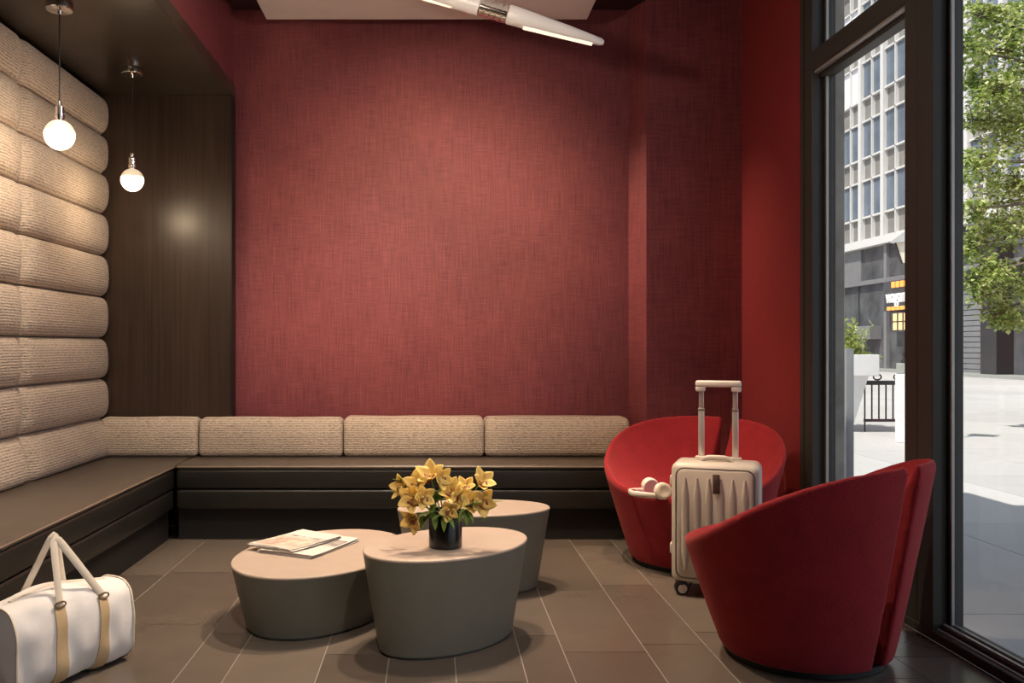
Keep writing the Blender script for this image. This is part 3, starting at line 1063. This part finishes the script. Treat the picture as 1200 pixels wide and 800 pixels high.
for q in (0.0, 0.45, 0.75, 0.92):
    c = Vector((-LB / 2 - 0.012 * (1 - q), 0, BH * 0.48))
    rs.append([c + (bag_sec(-1, 2 * pi * k / nv) - Vector((-LB / 2, 0, BH * 0.48))) * (0.02 + 0.98 * q) for k in range(nv)])
for i in range(nu + 1):
    u = -1 + 2 * i / nu
    rs.append([bag_sec(u, 2 * pi * k / nv) for k in range(nv)])
for q in (0.92, 0.75, 0.45, 0.0):
    c = Vector((LB / 2 + 0.012 * (1 - q), 0, BH * 0.48))
    rs.append([c + (bag_sec(1, 2 * pi * k / nv) - Vector((LB / 2, 0, BH * 0.48))) * (0.02 + 0.98 * q) for k in range(nv)])
rings(bm, rs)
obj('body', bm, M['canvas'], t, 60)
for u in (-1, 1):
    bm = bmesh.new()
    tube(bm, [bag_sec(u * 0.985, 2 * pi * k / 48, 0.002) for k in range(48)], 0.004, 6, Vector((1, 0, 0)), closed=True)
    obj('piping', bm, M['strap'], t, 60)
bm = bmesh.new()
tube(bm, [bag_sec(-0.8 + 1.6 * k / 20, pi / 2, 0.001) for k in range(21)], 0.008, 6, Vector((0, 0, 1)), 0.002)
obj('zipper', bm, M['strap'], t, 60)
US = (-0.42, 0.30)                    # along-axis seats of the straps
hw = 0.030
def band(u, v0, v1, off, mat, name, w=hw, n=26):
    bm = bmesh.new()
    du = w / (LB / 2)
    outer = [[bag_sec(u + du * a, v0 + (v1 - v0) * k / n, off) for a in (-.5, -.25, 0, .25, .5)] for k in range(n + 1)]
    inner = [[bag_sec(u + du * a, v0 + (v1 - v0) * k / n, 0.0005) for a in (-.5, -.25, 0, .25, .5)] for k in range(n + 1)]
    rs = [o + list(reversed(i)) for o, i in zip(outer, inner)]
    rings(bm, rs)
    return obj(name, bm, mat, t, 50)
for u in US:
    band(u, radians(38), radians(-75), 0.0045, M['tan'], 'strap_band', 0.038)
    band(u, radians(142), radians(255), 0.0045, M['tan'], 'strap_band', 0.038)
for sgn, ht, sh in ((1, 0.165, 0.02), (-1, 0.155, -0.02)):
    vv = radians(40) if sgn > 0 else radians(140)
    p0 = bag_sec(US[0], vv, 0.006); p1 = bag_sec(US[1], vv, 0.006)
    pts = []
    for k in range(25):
        s = k / 24
        c5 = -cos(pi * s)
        tri = 1 - sqrt(c5 * c5 + 0.09) / sqrt(1.09)
        lift = min(1.0, tri / (1 - sqrt(0.09) / sqrt(1.09)))
        w2 = (p1.x - p0.x) / 2
        x = (p0.x + p1.x) / 2 + w2 * math.copysign(abs(c5) ** 1.0 * (0.75 + 0.25 * abs(c5)), c5) + (0.060 if sgn > 0 else 0.0) * lift
        base = p0 * (1 - s) + p1 * s
        z = base.z + (BH + ht - base.z) * lift
        y = base.y * (1 - lift * 0.75) + sh * lift
        pts.append((x, y, z))
    bm = bmesh.new()
    tube(bm, pts, 0.013, 8, Vector((0, 1, 0)), 0.0030)
    hd = obj('handle', bm, M['strap'], t, 60)
for u in US:
    for vv in (radians(40), radians(140)):
        p = bag_sec(u, vv, 0.006)
        bm = bmesh.new()
        tube(bm, [p + Vector((0.020 * cos(a), 0.004, 0.009 * sin(a))) for a in [2 * pi * k / 16 for k in range(16)]], 0.0028, 6, Vector((0, 1, 0)), closed=True)
        obj('strap_ring', bm, M['brass'], t, 60)

# ------------------------------------------------------------------ pendant lamps
def bulb_mat():
    m, nt, p = new_mat('milky_globe_glass')
    tc = N(nt, 'ShaderNodeTexCoord')
    sx = N(nt, 'ShaderNodeSeparateXYZ'); nt.links.new(tc.outputs['Object'], sx.inputs[0])
    p.inputs['Base Color'].default_value = (0.9, 0.82, 0.7, 1)
    p.inputs['Emission Color'].default_value = (1.0, 0.80, 0.52, 1)
    p.inputs['Emission Strength'].default_value = 2.0
    p.inputs['Roughness'].default_value = 0.25
    return m
M['bulb'] = bulb_mat()
M['bulb_cap'] = emit('frosted_globe_crown', (0.80, 0.66, 0.46), 0.42)
def pendant(x, y, z, r, label):
    t = thing('pendant_lamp', label, 'lamp', (x, y, 2.52), 0, 'bare globe pendants over the left bench')
    zz = z - 2.52
    bm = bmesh.new()
    lathe(bm, [(0.0, 0.0), (0.054, 0.0), (0.056, -0.004), (0.056, -0.030), (0.053, -0.034), (0.010, -0.036), (0.008, -0.050), (0.0, -0.050)], 40, cap0=False, cap1=False)
    bmesh.ops.remove_doubles(bm, verts=bm.verts[:], dist=1e-6)
    obj('canopy', bm, M['chrome'], t, 30)
    obj('cord', tube(bmesh.new(), [(0, 0, -0.03), (0, 0, zz + r + 0.060)], 0.0034, 8), M['cord'], t, 60)
    bm = bmesh.new()
    lathe(bm, [(0.006, r + 0.085), (0.010, r + 0.080), (0.011, r + 0.060), (0.018, r + 0.056), (0.018, r + 0.022), (0.021, r + 0.020), (0.021, r + 0.010), (0.017, r + 0.002), (0.017, r - 0.010)], 24, c=(0, 0, zz))
    obj('socket', bm, M['chrome'], t, 30)
    prof = [(r * sin(pi * k / 24) if k not in (0, 24) else 0.0005, -r * cos(pi * k / 24)) for k in range(25)]
    bm = bmesh.new()
    lathe(bm, prof[:15], 40, c=(0, 0, zz))
    b = obj('globe', bm, M['bulb'], t, 60)
    bm = bmesh.new()
    lathe(bm, prof[14:], 40, c=(0, 0, zz))
    obj('globe_crown', bm, M['bulb_cap'], b, 60)
    l = bpy.data.lights.new('pendant_glow', 'POINT')
    l.energy = 3.2; l.color = (1.0, 0.76, 0.50); l.shadow_soft_size = r
    lo = bpy.data.objects.new('pendant_glow', l); COL.objects.link(lo); lo.parent = t
    lo.location = (0, 0, zz - r - 0.03)
pendant(-1.61, 3.84, 1.953, 0.064, 'globe pendant lamp hanging in front of the beige wall rolls, the larger-looking one')
pendant(-1.606, 4.75, 1.928, 0.060, 'globe pendant lamp hanging in front of the dark wood panel')

# ------------------------------------------------------------------ ceiling arm lamp
SA = 240.0
YA = F / SA
def pa(px, py, dy=0.0): return Vector(((px - 510) / SA, YA + dy, H - (py - 405) / SA))
t = thing('ceiling_arm_lamp', 'white tubular ceiling lamp arm with chrome collar slanting below the white ceiling panel', 'lamp', (pa(440, -30).x, YA, 2.88))
def loc(p): return p - Vector(t.location)
hub, tip = pa(440, -30), pa(707, 50)
def along(px):                                    # point on the arm axis above picture column px
    f = (px - 440) / (707 - 440)
    return hub.lerp(tip, f)
Mx = axis_matrix(loc(hub), loc(tip))
LA = (tip - hub).length
fr = lambda px: (px - 440) / 267 * LA
def seg(name, prof, mat, par=t, n=32):
    bm = bmesh.new()
    lathe(bm, prof, n, Mx)
    return obj(name, bm, mat, par, 30)
M['lamp_white'] = plain('white_lamp_metal', (0.90, 0.88, 0.87), 0.35, var=0.01)
seg('arm_body', [(0.050, fr(455)), (0.050, fr(562))], M['lamp_white'])
pr = [(0.030, fr(560))]
for k in range(5):
    a, b = fr(563 + k * 6.6), fr(563 + k * 6.6 + 5.2)
    pr += [(0.036, a), (0.046, a + 0.001), (0.046, b - 0.001), (0.036, b)]
pr.append((0.03, fr(597)))
seg('chrome_collar', pr, M['chrome'])
seg('arm_tip', [(0.043, fr(595)), (0.047, fr(597)), (0.045, fr(615)), (0.030, fr(670)), (0.018, fr(704)), (0.010, fr(707.5))], M['lamp_white'])
M['strip'] = emit('warm_lamp_diffuser', (1.0, 0.84, 0.60), 0.7)
def strip(xa, xb, ra, rb, d0, d1):
    bm = bmesh.new()
    pts = [along(xa + (xb - xa) * k / 8) - Vector((0, 0, d0 + (d1 - d0) * k / 8)) for k in range(9)]
    tube(bm, [loc(p) for p in pts], [ra + (rb - ra) * k / 8 for k in range(9)], 12, Vector((0, 0, 1)))
    return bm
obj('diffuser', strip(614, 694, 0.022, 0.010, 0.030, 0.022), M['strip'], t, 50)
obj('diffuser', strip(470, 530, 0.024, 0.020, 0.034, 0.034), M['strip'], t, 50)
l = bpy.data.lights.new('added_panel_fill', 'POINT')  # added fill hung in mid-air, brightens the ceiling panel and the arm
l.energy = 15.0; l.color = (1.0, 0.84, 0.68); l.shadow_soft_size = 0.05
lo = bpy.data.objects.new('added_panel_fill', l); COL.objects.link(lo); lo.parent = t
lo.location = (0.25, -1.0, -0.45)
bm = bmesh.new()
lathe(bm, [(0.03, 0), (0.085, -0.0), (0.085, -0.02), (0.06, -0.045), (0.0005, -0.055)], 40)
obj('ceiling_mount', bm, M['lamp_white'], t, 30)
bm = bmesh.new()
roundbox(bm, 0.06, 0.06, 0.06, 0.9, 24, 14, Matrix.Translation(loc(hub) - Vector((0, 0, 0.012))))
obj('joint', bm, M['lamp_white'], t, 60)

# ------------------------------------------------------------------ outside: plaza
GZ = -0.05
M['paving'] = island_mat('pale_stone_paving', [(0.2, (0.40, 0.392, 0.385)), (0.8, (0.48, 0.472, 0.46))], 0.7, 20, 0.3, 0, 0.5)
M['joint'] = plain('paving_joint', (0.36, 0.35, 0.34), 0.9)
bm = bmesh.new()
x = XW + 0.11
while x < 26:
    st = 1.2 if x < 14 else 2.4
    y = -3.0 + random.uniform(-0.6, 0)
    while y < 62:
        ly = 1.8 if y < 20 else 3.6
        box(bm, x + 0.004, x + st - 0.004, y + 0.004, y + ly - 0.004, GZ - 0.04, GZ)
        y += ly
    x += st
gr = struct('ground', bm, M['paving'], smooth=0)
struct('ground_bed', bxm(XW + 0.11, 30, -4, 64, GZ - 0.2, GZ - 0.004), M['joint'], gr, 0)

# ------------------------------------------------------------------ outside: planter, post, railing, lamp
M['planter'] = plain('white_planter', (0.70, 0.69, 0.68), 0.5, var=0.03)
PX, PY = 5.10, 11.66
t = thing('planter', 'tall tapered white planter with a broad collar on the plaza', 'planter', (PX, PY, GZ), radians(0))
def sq(h, z, r=0.02):
    p = []
    for cx, cy, a0 in ((h - r, h - r, 0), (-h + r, h - r, pi / 2), (-h + r, -h + r, pi), (h - r, -h + r, 1.5 * pi)):
        for i in range(4):
            a = a0 + pi / 2 * i / 3
            p.append((cx + r * cos(a), cy + r * sin(a), z))
    return p
bm = bmesh.new(); rings(bm, [sq(0.22, 0.0), sq(0.37, 0.72)])
obj('pot', bm, M['planter'], t, 30)
bm = bmesh.new(); rings(bm, [sq(0.45, 0.72), sq(0.46, 0.73), sq(0.46, 0.985), sq(0.45, 0.99), sq(0.40, 0.99), sq(0.40, 0.93)])
obj('collar', bm, M['planter'], t, 30)
M['shrub'] = island_mat('yellow_green_leaves', [(0.15, (0.16, 0.25, 0.04)), (0.55, (0.46, 0.52, 0.14)), (0.9, (0.72, 0.72, 0.38))], 0.5, 0, 0.3, 0.35, 0.2)
t = thing('shrub', 'feathery yellow-green shrub growing in the white planter', 'plant', (PX, PY, GZ + 0.93))
bm = bmesh.new()
rnd = random.Random(3)
def add_leaf(bm, c, d, L, w, up):
    s = d.cross(up)
    if s.length < 1e-3: s = d.cross(Vector((1, 0, 0)))
    s.normalize()
    n = s.cross(d)
    a = bm.verts.new(c); b = bm.verts.new(c + d * L * .45 + s * w + n * w * .4); e = bm.verts.new(c + d * L); f = bm.verts.new(c + d * L * .45 - s * w + n * w * .4)
    bm.faces.new((a, b, e)); bm.faces.new((a, e, f))
stems = bmesh.new()
for k in range(150):
    a = rnd.uniform(0, 2 * pi); r = 0.36 * sqrt(rnd.random())
    base = Vector((r * cos(a), r * sin(a), 0.0))
    top = base * rnd.uniform(1.1, 1.9) + Vector((0, 0, rnd.uniform(.2, .66) * (1.15 - 0.7 * max(0, base.x) / .4)))
    if base.length > 0.3: top.z = rnd.uniform(-.02, .22)
    tube(stems, [base, (base + top) / 2 + Vector((0, 0, .03)), top], 0.004, 4)
    for q in range(22):
        u = rnd.uniform(.25, 1)
        c = base.lerp(top, u)
        d = Vector((rnd.uniform(-1, 1), rnd.uniform(-1, 1), rnd.uniform(-.3, 1))).normalized()
        add_leaf(bm, c, d, rnd.uniform(.05, .11), .012, Vector((rnd.uniform(-1, 1), rnd.uniform(-1, 1), 1)))
obj('leaves', bm, M['shrub'], t, 0)
obj('stems', stems, M['stem'], t, 0)

M['grey_metal'] = plain('grey_painted_metal', (0.24, 0.25, 0.25), 0.5, 0.3)
t = thing('gate_post', 'slim grey metal post just outside beside the concrete pier', 'post', (3.02, 6.55, GZ))
obj('shaft', bxm(-0.028, 0.028, -0.03, 0.03, 0, 1.08, 0.004, 2), M['grey_metal'], t, 30)
obj('foot_plate', bxm(-0.06, 0.06, -0.06, 0.06, 0, 0.012, 0.003, 1), M['grey_metal'], t, 30)

M['iron'] = plain('black_iron', (0.03, 0.03, 0.03), 0.5, 0.4)
t = thing('railing', 'low black iron railing behind the white planter', 'railing', (5.85, 11.45, GZ))
bm = bmesh.new(); box(bm, -0.37, 0.37, -0.015, 0.015, 0.60, 0.655); obj('top_rail', bm, M['iron'], t, 0)
bm = bmesh.new(); box(bm, -0.37, 0.37, -0.015, 0.015, 0.13, 0.165); obj('bottom_rail', bm, M['iron'], t, 0)
for k in range(9):
    x = -0.36 + k * 0.09
    obj('baluster', tube(bmesh.new(), [(x, 0, 0.0 if k % 8 == 0 else 0.15), (x, 0, 0.62)], 0.010, 8), M['iron'], t, 60)
for x in (-.20, 0.06, .27):
    obj('scroll', tube(bmesh.new(), [(x + 0.05 * cos(a), 0, 0.70 + 0.035 * sin(a)) for a in [2 * pi * k / 16 for k in range(16)]], 0.010, 6, Vector((0, 1, 0)), closed=True), M['iron'], t, 60)

M['stone_white'] = plain('white_stone', (0.62, 0.61, 0.62), 0.7, var=0.05)
M['stone_grey'] = plain('grey_green_stone', (0.26, 0.27, 0.25), 0.7, var=0.12)
LX, LY = 5.42, 10.25
t = thing('plinth', 'square white stone plinth carrying the street lamp', 'plinth', (LX, LY, GZ), radians(-27))
obj('block', bxm(-0.14, 0.14, -0.14, 0.14, 0.0, 0.78, 0.006, 1), M['stone_white'], t, 0)
obj('cap', bxm(-0.13, 0.13, -0.13, 0.13, 0.78, 0.90, 0.010, 2), M['stone_grey'], t, 0)
t = thing('street_lamp', 'black street lamp with a tapered lantern, mostly behind the window mullion', 'street lamp', (LX, LY, GZ + 0.90))
bm = bmesh.new()
lathe(bm, [(0.085, 0.0), (0.085, 0.03), (0.06, 0.06), (0.075, 0.10), (0.045, 0.20), (0.03, 0.26), (0.035, 0.29), (0.022, 0.32), (0.020, 1.12), (0.04, 1.15)], 24)
obj('post', bm, M['iron'], t, 40)
M['lantern_glass'] = plain('frosted_lantern_glass', (0.72, 0.67, 0.55), 0.4, var=0.03)
bm = bmesh.new()
lathe(bm, [(0.075, 1.15), (0.155, 1.38)], 4)
obj('lantern', bm, M['lantern_glass'], t, 0)
bm = bmesh.new()
for k in range(4):
    a = 2 * pi * k / 4
    tube(bm, [(0.078 * cos(a), 0.078 * sin(a), 1.14), (0.158 * cos(a), 0.158 * sin(a), 1.385)], 0.009, 6)
obj('lantern_frame', bm, M['iron'], t, 0)
bm = bmesh.new()
lathe(bm, [(0.215, 1.375), (0.21, 1.39), (0.06, 1.50), (0.03, 1.53), (0.03, 1.56), (0.0005, 1.60)], 4)
obj('lantern_roof', bm, M['grey_metal'], t, 0)

# ------------------------------------------------------------------ outside: office building across the plaza
XF = 20.0
M['facade_white'] = plain('white_facade_frame', (0.58, 0.57, 0.555), 0.6, var=0.03)
M['facade_stone'] = plain('grey_spandrel', (0.19, 0.185, 0.17), 0.6, var=0.15, scale=1.5)
M['facade_pane'] = plain('blue_grey_window_pane', (0.12, 0.15, 0.19), 0.12, var=0.25, scale=0.7)
M['facade_glare'] = plain('pale_window_glare', (0.70, 0.70, 0.73), 0.4, var=0.05)  # sun glare on the panes, put into a pale colour
M['shop_dark'] = plain('dark_shopfront', (0.055, 0.058, 0.062), 0.3, var=0.2, scale=1.0)
M['shop_glass'] = plain('shopfront_glass', (0.075, 0.08, 0.085), 0.10, var=0.5, scale=0.9)
M['shop_grey'] = plain('grey_shop_cladding', (0.17, 0.17, 0.175), 0.5, var=0.1, scale=2)
M['black_stone'] = plain('black_polished_stone', (0.018, 0.02, 0.022), 0.2, var=0.2)
bld = thing('office_building', 'grey office building with a white window grid across the plaza', 'building', (XF, 35, GZ))
def lb(bm_): return bm_
def bbox(x0, x1, y0, y1, z0, z1, bev=0.0): return bxm(x0 - XF, x1 - XF, y0 - 35, y1 - 35, z0 - GZ, z1 - GZ, bev, 1)
obj('wall', bbox(XF + 0.12, XF + 8, 22, 62, GZ, 34), M['facade_stone'], bld, 0)
BAY, Y0B = 2.10, 37.85
FL, Z0F = 2.76, 5.95
nfl = 10
ybays = [Y0B + BAY * k for k in range(-4, 6)]
for y in ybays:
    obj('pier', bbox(XF - 0.10, XF + 0.14, y - 0.13, y + 0.13, Z0F - 0.1, 34), M['facade_white'], bld, 0)
for iy, y in enumerate(ybays[:-1]):
    ya, yb = y + 0.15, y + BAY - 0.15
    for k in range(nfl if iy > 2 else 6):
        z = Z0F + FL * k
        bm = bmesh.new()
        for zz in (z + 0.0, z + 1.05): 
            box(bm, -0.04, 0.12, ya - 35, yb - 35, zz - GZ - 0.04, zz - GZ + 0.04)
        ym = (ya + yb) / 2 - 35
        box(bm, -0.04, 0.12, ym - 0.035, ym + 0.035, z - GZ, z + FL - GZ)
        f = obj('window_frame', bm, M['facade_white'], bld, 0)
        glare = (iy >= 6 and k >= 2)
        obj('pane', bbox(XF + 0.06, XF + 0.11, ya, yb, z + 1.10, z + FL - 0.05), M['facade_glare'] if glare else M['facade_pane'], f, 0)
obj('sill_band', bbox(XF - 0.35, XF + 0.14, 22, 62, 5.55, 5.88), M['facade_white'], bld, 0)
# ground storey
obj('shopfront', bbox(XF + 0.02, XF + 0.13, 30, 62, GZ, 5.55), M['shop_glass'], bld, 0)
obj('fascia', bbox(XF - 0.18, XF + 0.1, 22, 62, 3.85, 4.05), M['shop_grey'], bld, 0)
obj('fascia_panel', bbox(XF - 0.05, XF + 0.1, 42.0, 62, 4.05, 5.55), M['shop_grey'], bld, 0)
for y in (34.1, 39.6, 45.5):
    obj('shop_pillar', bbox(XF - 0.12, XF + 0.12, y - 0.12, y + 0.12, GZ, 5.55), M['shop_grey'], bld, 0)
for y in (36.2, 37.6, 42.3, 48, 52):
    obj('shop_mullion', bbox(XF - 0.04, XF + 0.1, y - 0.05, y + 0.05, GZ, 3.85), M['shop_dark'], bld, 0)
bm = bmesh.new()
for k in range(16):
    box(bm, -0.06, 0.14, 32.2 - 35, 33.9 - 35, 0.05 + k * 0.2, 0.05 + k * 0.2 + 0.17)
obj('shutter', bm, M['shop_grey'], bld, 0)
obj('corner_pier', bbox(XF - 0.6, XF + 0.9, 31.0, 31.9, GZ, 4.6, 0.02), M['black_stone'], bld, 0)
obj('awning_box', bbox(XF - 0.5, XF + 0.1, 40.2, 41.6, 1.35, 1.95), M['shop_grey'], bld, 0)
# plinth step in front of the shops
obj('step', bbox(XF - 1.2, XF + 0.2, 22, 62, GZ, GZ + 0.10), M['stone_grey'], bld, 0)

# lit restaurant sign: white letters with orange strips above and below
t = thing('shop_sign', 'glowing white wagama lettering with orange strips on the dark shopfront', 'sign', (XF - 0.35, 37.9, 2.95))
M['sign_white'] = emit('white_sign_glow', (1.0, 0.98, 0.92), 0.55)
M['sign_white'].node_tree.nodes['Principled BSDF'].inputs['Base Color'].default_value = (0.25, 0.25, 0.25, 1)
M['sign_orange'] = emit('orange_sign_glow', (1.0, 0.34, 0.07), 0.55)
M['sign_amber'] = emit('amber_sign_glow', (1.0, 0.60, 0.24), 0.55)
tx = bpy.data.curves.new('lettering', 'FONT')
tx.body = 'wagama'
tx.size = 0.62
tx.extrude = 0.03
tx.align_x = 'CENTER'
tx.space_character = 0.96
tmp = bpy.data.objects.new('lettering_curve', tx)
COL.objects.link(tmp)
lme = bpy.data.meshes.new_from_object(tmp.evaluated_get(bpy.context.evaluated_depsgraph_get()))
bpy.data.objects.remove(tmp)
lme.name = 'lettering'
lme.materials.clear()
to = link('lettering', lme, M['sign_white'], t)
to.scale = (1.08, 1.35, 1.0)
to.rotation_euler = (pi / 2, 0, -pi / 2)
to.location = (-0.06, 0.0, -0.05)
obj('sign_board', bxm(0.0, 0.10, -1.35, 1.35, -0.4, 0.88), M['shop_dark'], t, 0)
bm = bmesh.new()
for k in range(5):
    box(bm, -0.05, 0.02, -1.05 + k * 0.36, -1.05 + k * 0.36 + 0.24, 0.58, 0.84, 0.02, 1)
obj('orange_strip', bm, M['sign_orange'], t, 0)
bm = bmesh.new()
for k in range(6):
    box(bm, -0.05, 0.02, -1.05 + k * 0.36, -1.05 + k * 0.36 + 0.26, -0.38, -0.22, 0.02, 1)
obj('orange_strip', bm, M['sign_orange'], t, 0)
t = thing('lit_menu_board', 'amber glowing menu board of small panels below the shop sign', 'sign', (XF - 0.35, 37.65, 2.0))
obj('board', bxm(0.0, 0.10, -1.0, 1.0, -0.35, 0.48), M['shop_dark'], t, 0)
for i in range(4):
    for j in range(2):
        obj('lit_panel', bxm(-0.03, 0.02, -0.85 + i * 0.45, -0.85 + i * 0.45 + 0.26, -0.28 + j * 0.38, 0.04 + j * 0.38, 0.01, 1), M['sign_amber'], t, 0)

# a lower row of buildings closing the view down the street
t = thing('distant_building', 'grey building closing the end of the street behind the planter', 'building', (12, 63, GZ))
obj('wall', bxm(-12, 20, 0, 4, 0, 24), M['facade_stone'], t, 0)
bm = bmesh.new()
for k in range(8):
    for i in range(9):
        box(bm, -10 + i * 3.2, -8 + i * 3.2, -0.06, 0.02, 2 + k * 2.8, 3.7 + k * 2.8)
obj('window_panes', bm, M['facade_pane'], t, 0)

# ------------------------------------------------------------------ outside: street tree
M['tree_leaf'] = island_mat('tree_leaves', [(0.1, (0.07, 0.13, 0.02)), (0.5, (0.32, 0.42, 0.09)), (0.9, (0.74, 0.74, 0.36))], 0.45, 0, 0.4, 0.45, 0.25)
M['bark'] = plain('grey_brown_bark', (0.12, 0.10, 0.08), 0.9, var=0.3, scale=20, bmp=0.5, bscale=40)
TX, TY = 9.6, 11.6
t = thing('street_tree', 'leafy green street tree overhanging the plaza outside the window', 'tree', (TX, TY, GZ))
rnd = random.Random(11)
bm = bmesh.new()
tube(bm, [(0, 0, -0.02), (0.03, 0.02, 1.2), (-0.03, 0, 2.4), (0.0, 0.05, 3.6), (0.05, 0, 5.5)], [0.19, 0.15, 0.13, 0.11, 0.05], 14)
obj('trunk', bm, M['bark'], t, 60)
br = bmesh.new()
lv = bmesh.new()
def blob(c, r, n, sq_=0.8):
    c = Vector(c)
    start = Vector((0, 0, min(5.2, max(2.0, c.z * 0.55 + 1.1))))
    mid = (start + c) / 2 + Vector((0, 0, 0.25))
    tube(br, [start, mid, c], [0.05, 0.03, 0.012], 6)
    for k in range(7):                                    # twigs
        e = c + Vector((rnd.gauss(0, .5), rnd.gauss(0, .5), rnd.gauss(0, .4))) * r
        tube(br, [c, (c + e) / 2 + Vector((0, 0, .05)), e], [0.012, 0.008, 0.004], 4)
    for k in range(int(n * 1.7)):
        d = Vector((rnd.gauss(0, 1), rnd.gauss(0, 1), rnd.gauss(0, 1))).normalized()
        rr_ = r * (rnd.random() ** 0.45)
        p = c + Vector((d.x * rr_, d.y * rr_, d.z * rr_ * sq_))
        p += Vector((noise.noise(p * 3.1), noise.noise(p * 3.1 + Vector((9, 0, 0))), noise.noise(p * 3.1 + Vector((0, 9, 0))))) * 0.16
        ld = Vector((rnd.uniform(-1, 1), rnd.uniform(-1, 1), rnd.uniform(-.9, .4))).normalized()
        add_leaf(lv, p, ld, rnd.uniform(.05, .095), rnd.uniform(.016, .030), Vector((rnd.uniform(-.6, .6), rnd.uniform(-.6, .6), 1)))
def tp(px, py, s):                       # point of the crown seen at px,py from the room
    return ((px - 510) / s - TX, F / s - TY, H - (py - 405) / s - GZ)
for px, py, s, r, n in [
    (1150, 20, 90, .36, 420), (1128, 55, 92, .22, 180), (1180, 60, 90, .45, 620), (1160, 110, 92, .34, 420),
    (1140, 140, 88, .22, 200), (1185, 150, 90, .42, 560), (1150, 190, 92, .28, 300), (1190, 215, 90, .32, 340),
    (1140, 245, 92, .20, 170), (1170, 265, 90, .36, 430), (1135, 288, 90, .22, 210), (1165, 318, 92, .30, 340),
    (1195, 330, 90, .40, 470), (1150, 340, 90, .20, 180), (1165, 368, 90, .20, 200), (1190, 372, 90, .24, 230),
    (1135, 95, 90, .16, 110), (1128, 190, 90, .14, 80), (1125, 325, 90, .14, 80), (1200, 110, 84, .5, 600),
    (1215, 20, 84, .55, 650), (1225, 250, 84, .5, 520), (1240, 160, 84, .6, 650), (1240, 340, 86, .45, 420)]:
    blob(tp(px, py, s), r, n)
for k in range(26):
    a = rnd.uniform(0, 2 * pi)
    rr_ = rnd.uniform(.6, 2.3)
    z = rnd.uniform(2.6, 6.2)
    x = rr_ * cos(a)
    if x < -1.9: x = -1.9 + 0.2 * rnd.random()
    blob((x, rr_ * sin(a), z), rnd.uniform(.5, .8), 380)
obj('branches', br, M['bark'], t, 60)
obj('foliage', lv, M['tree_leaf'], t, 0)
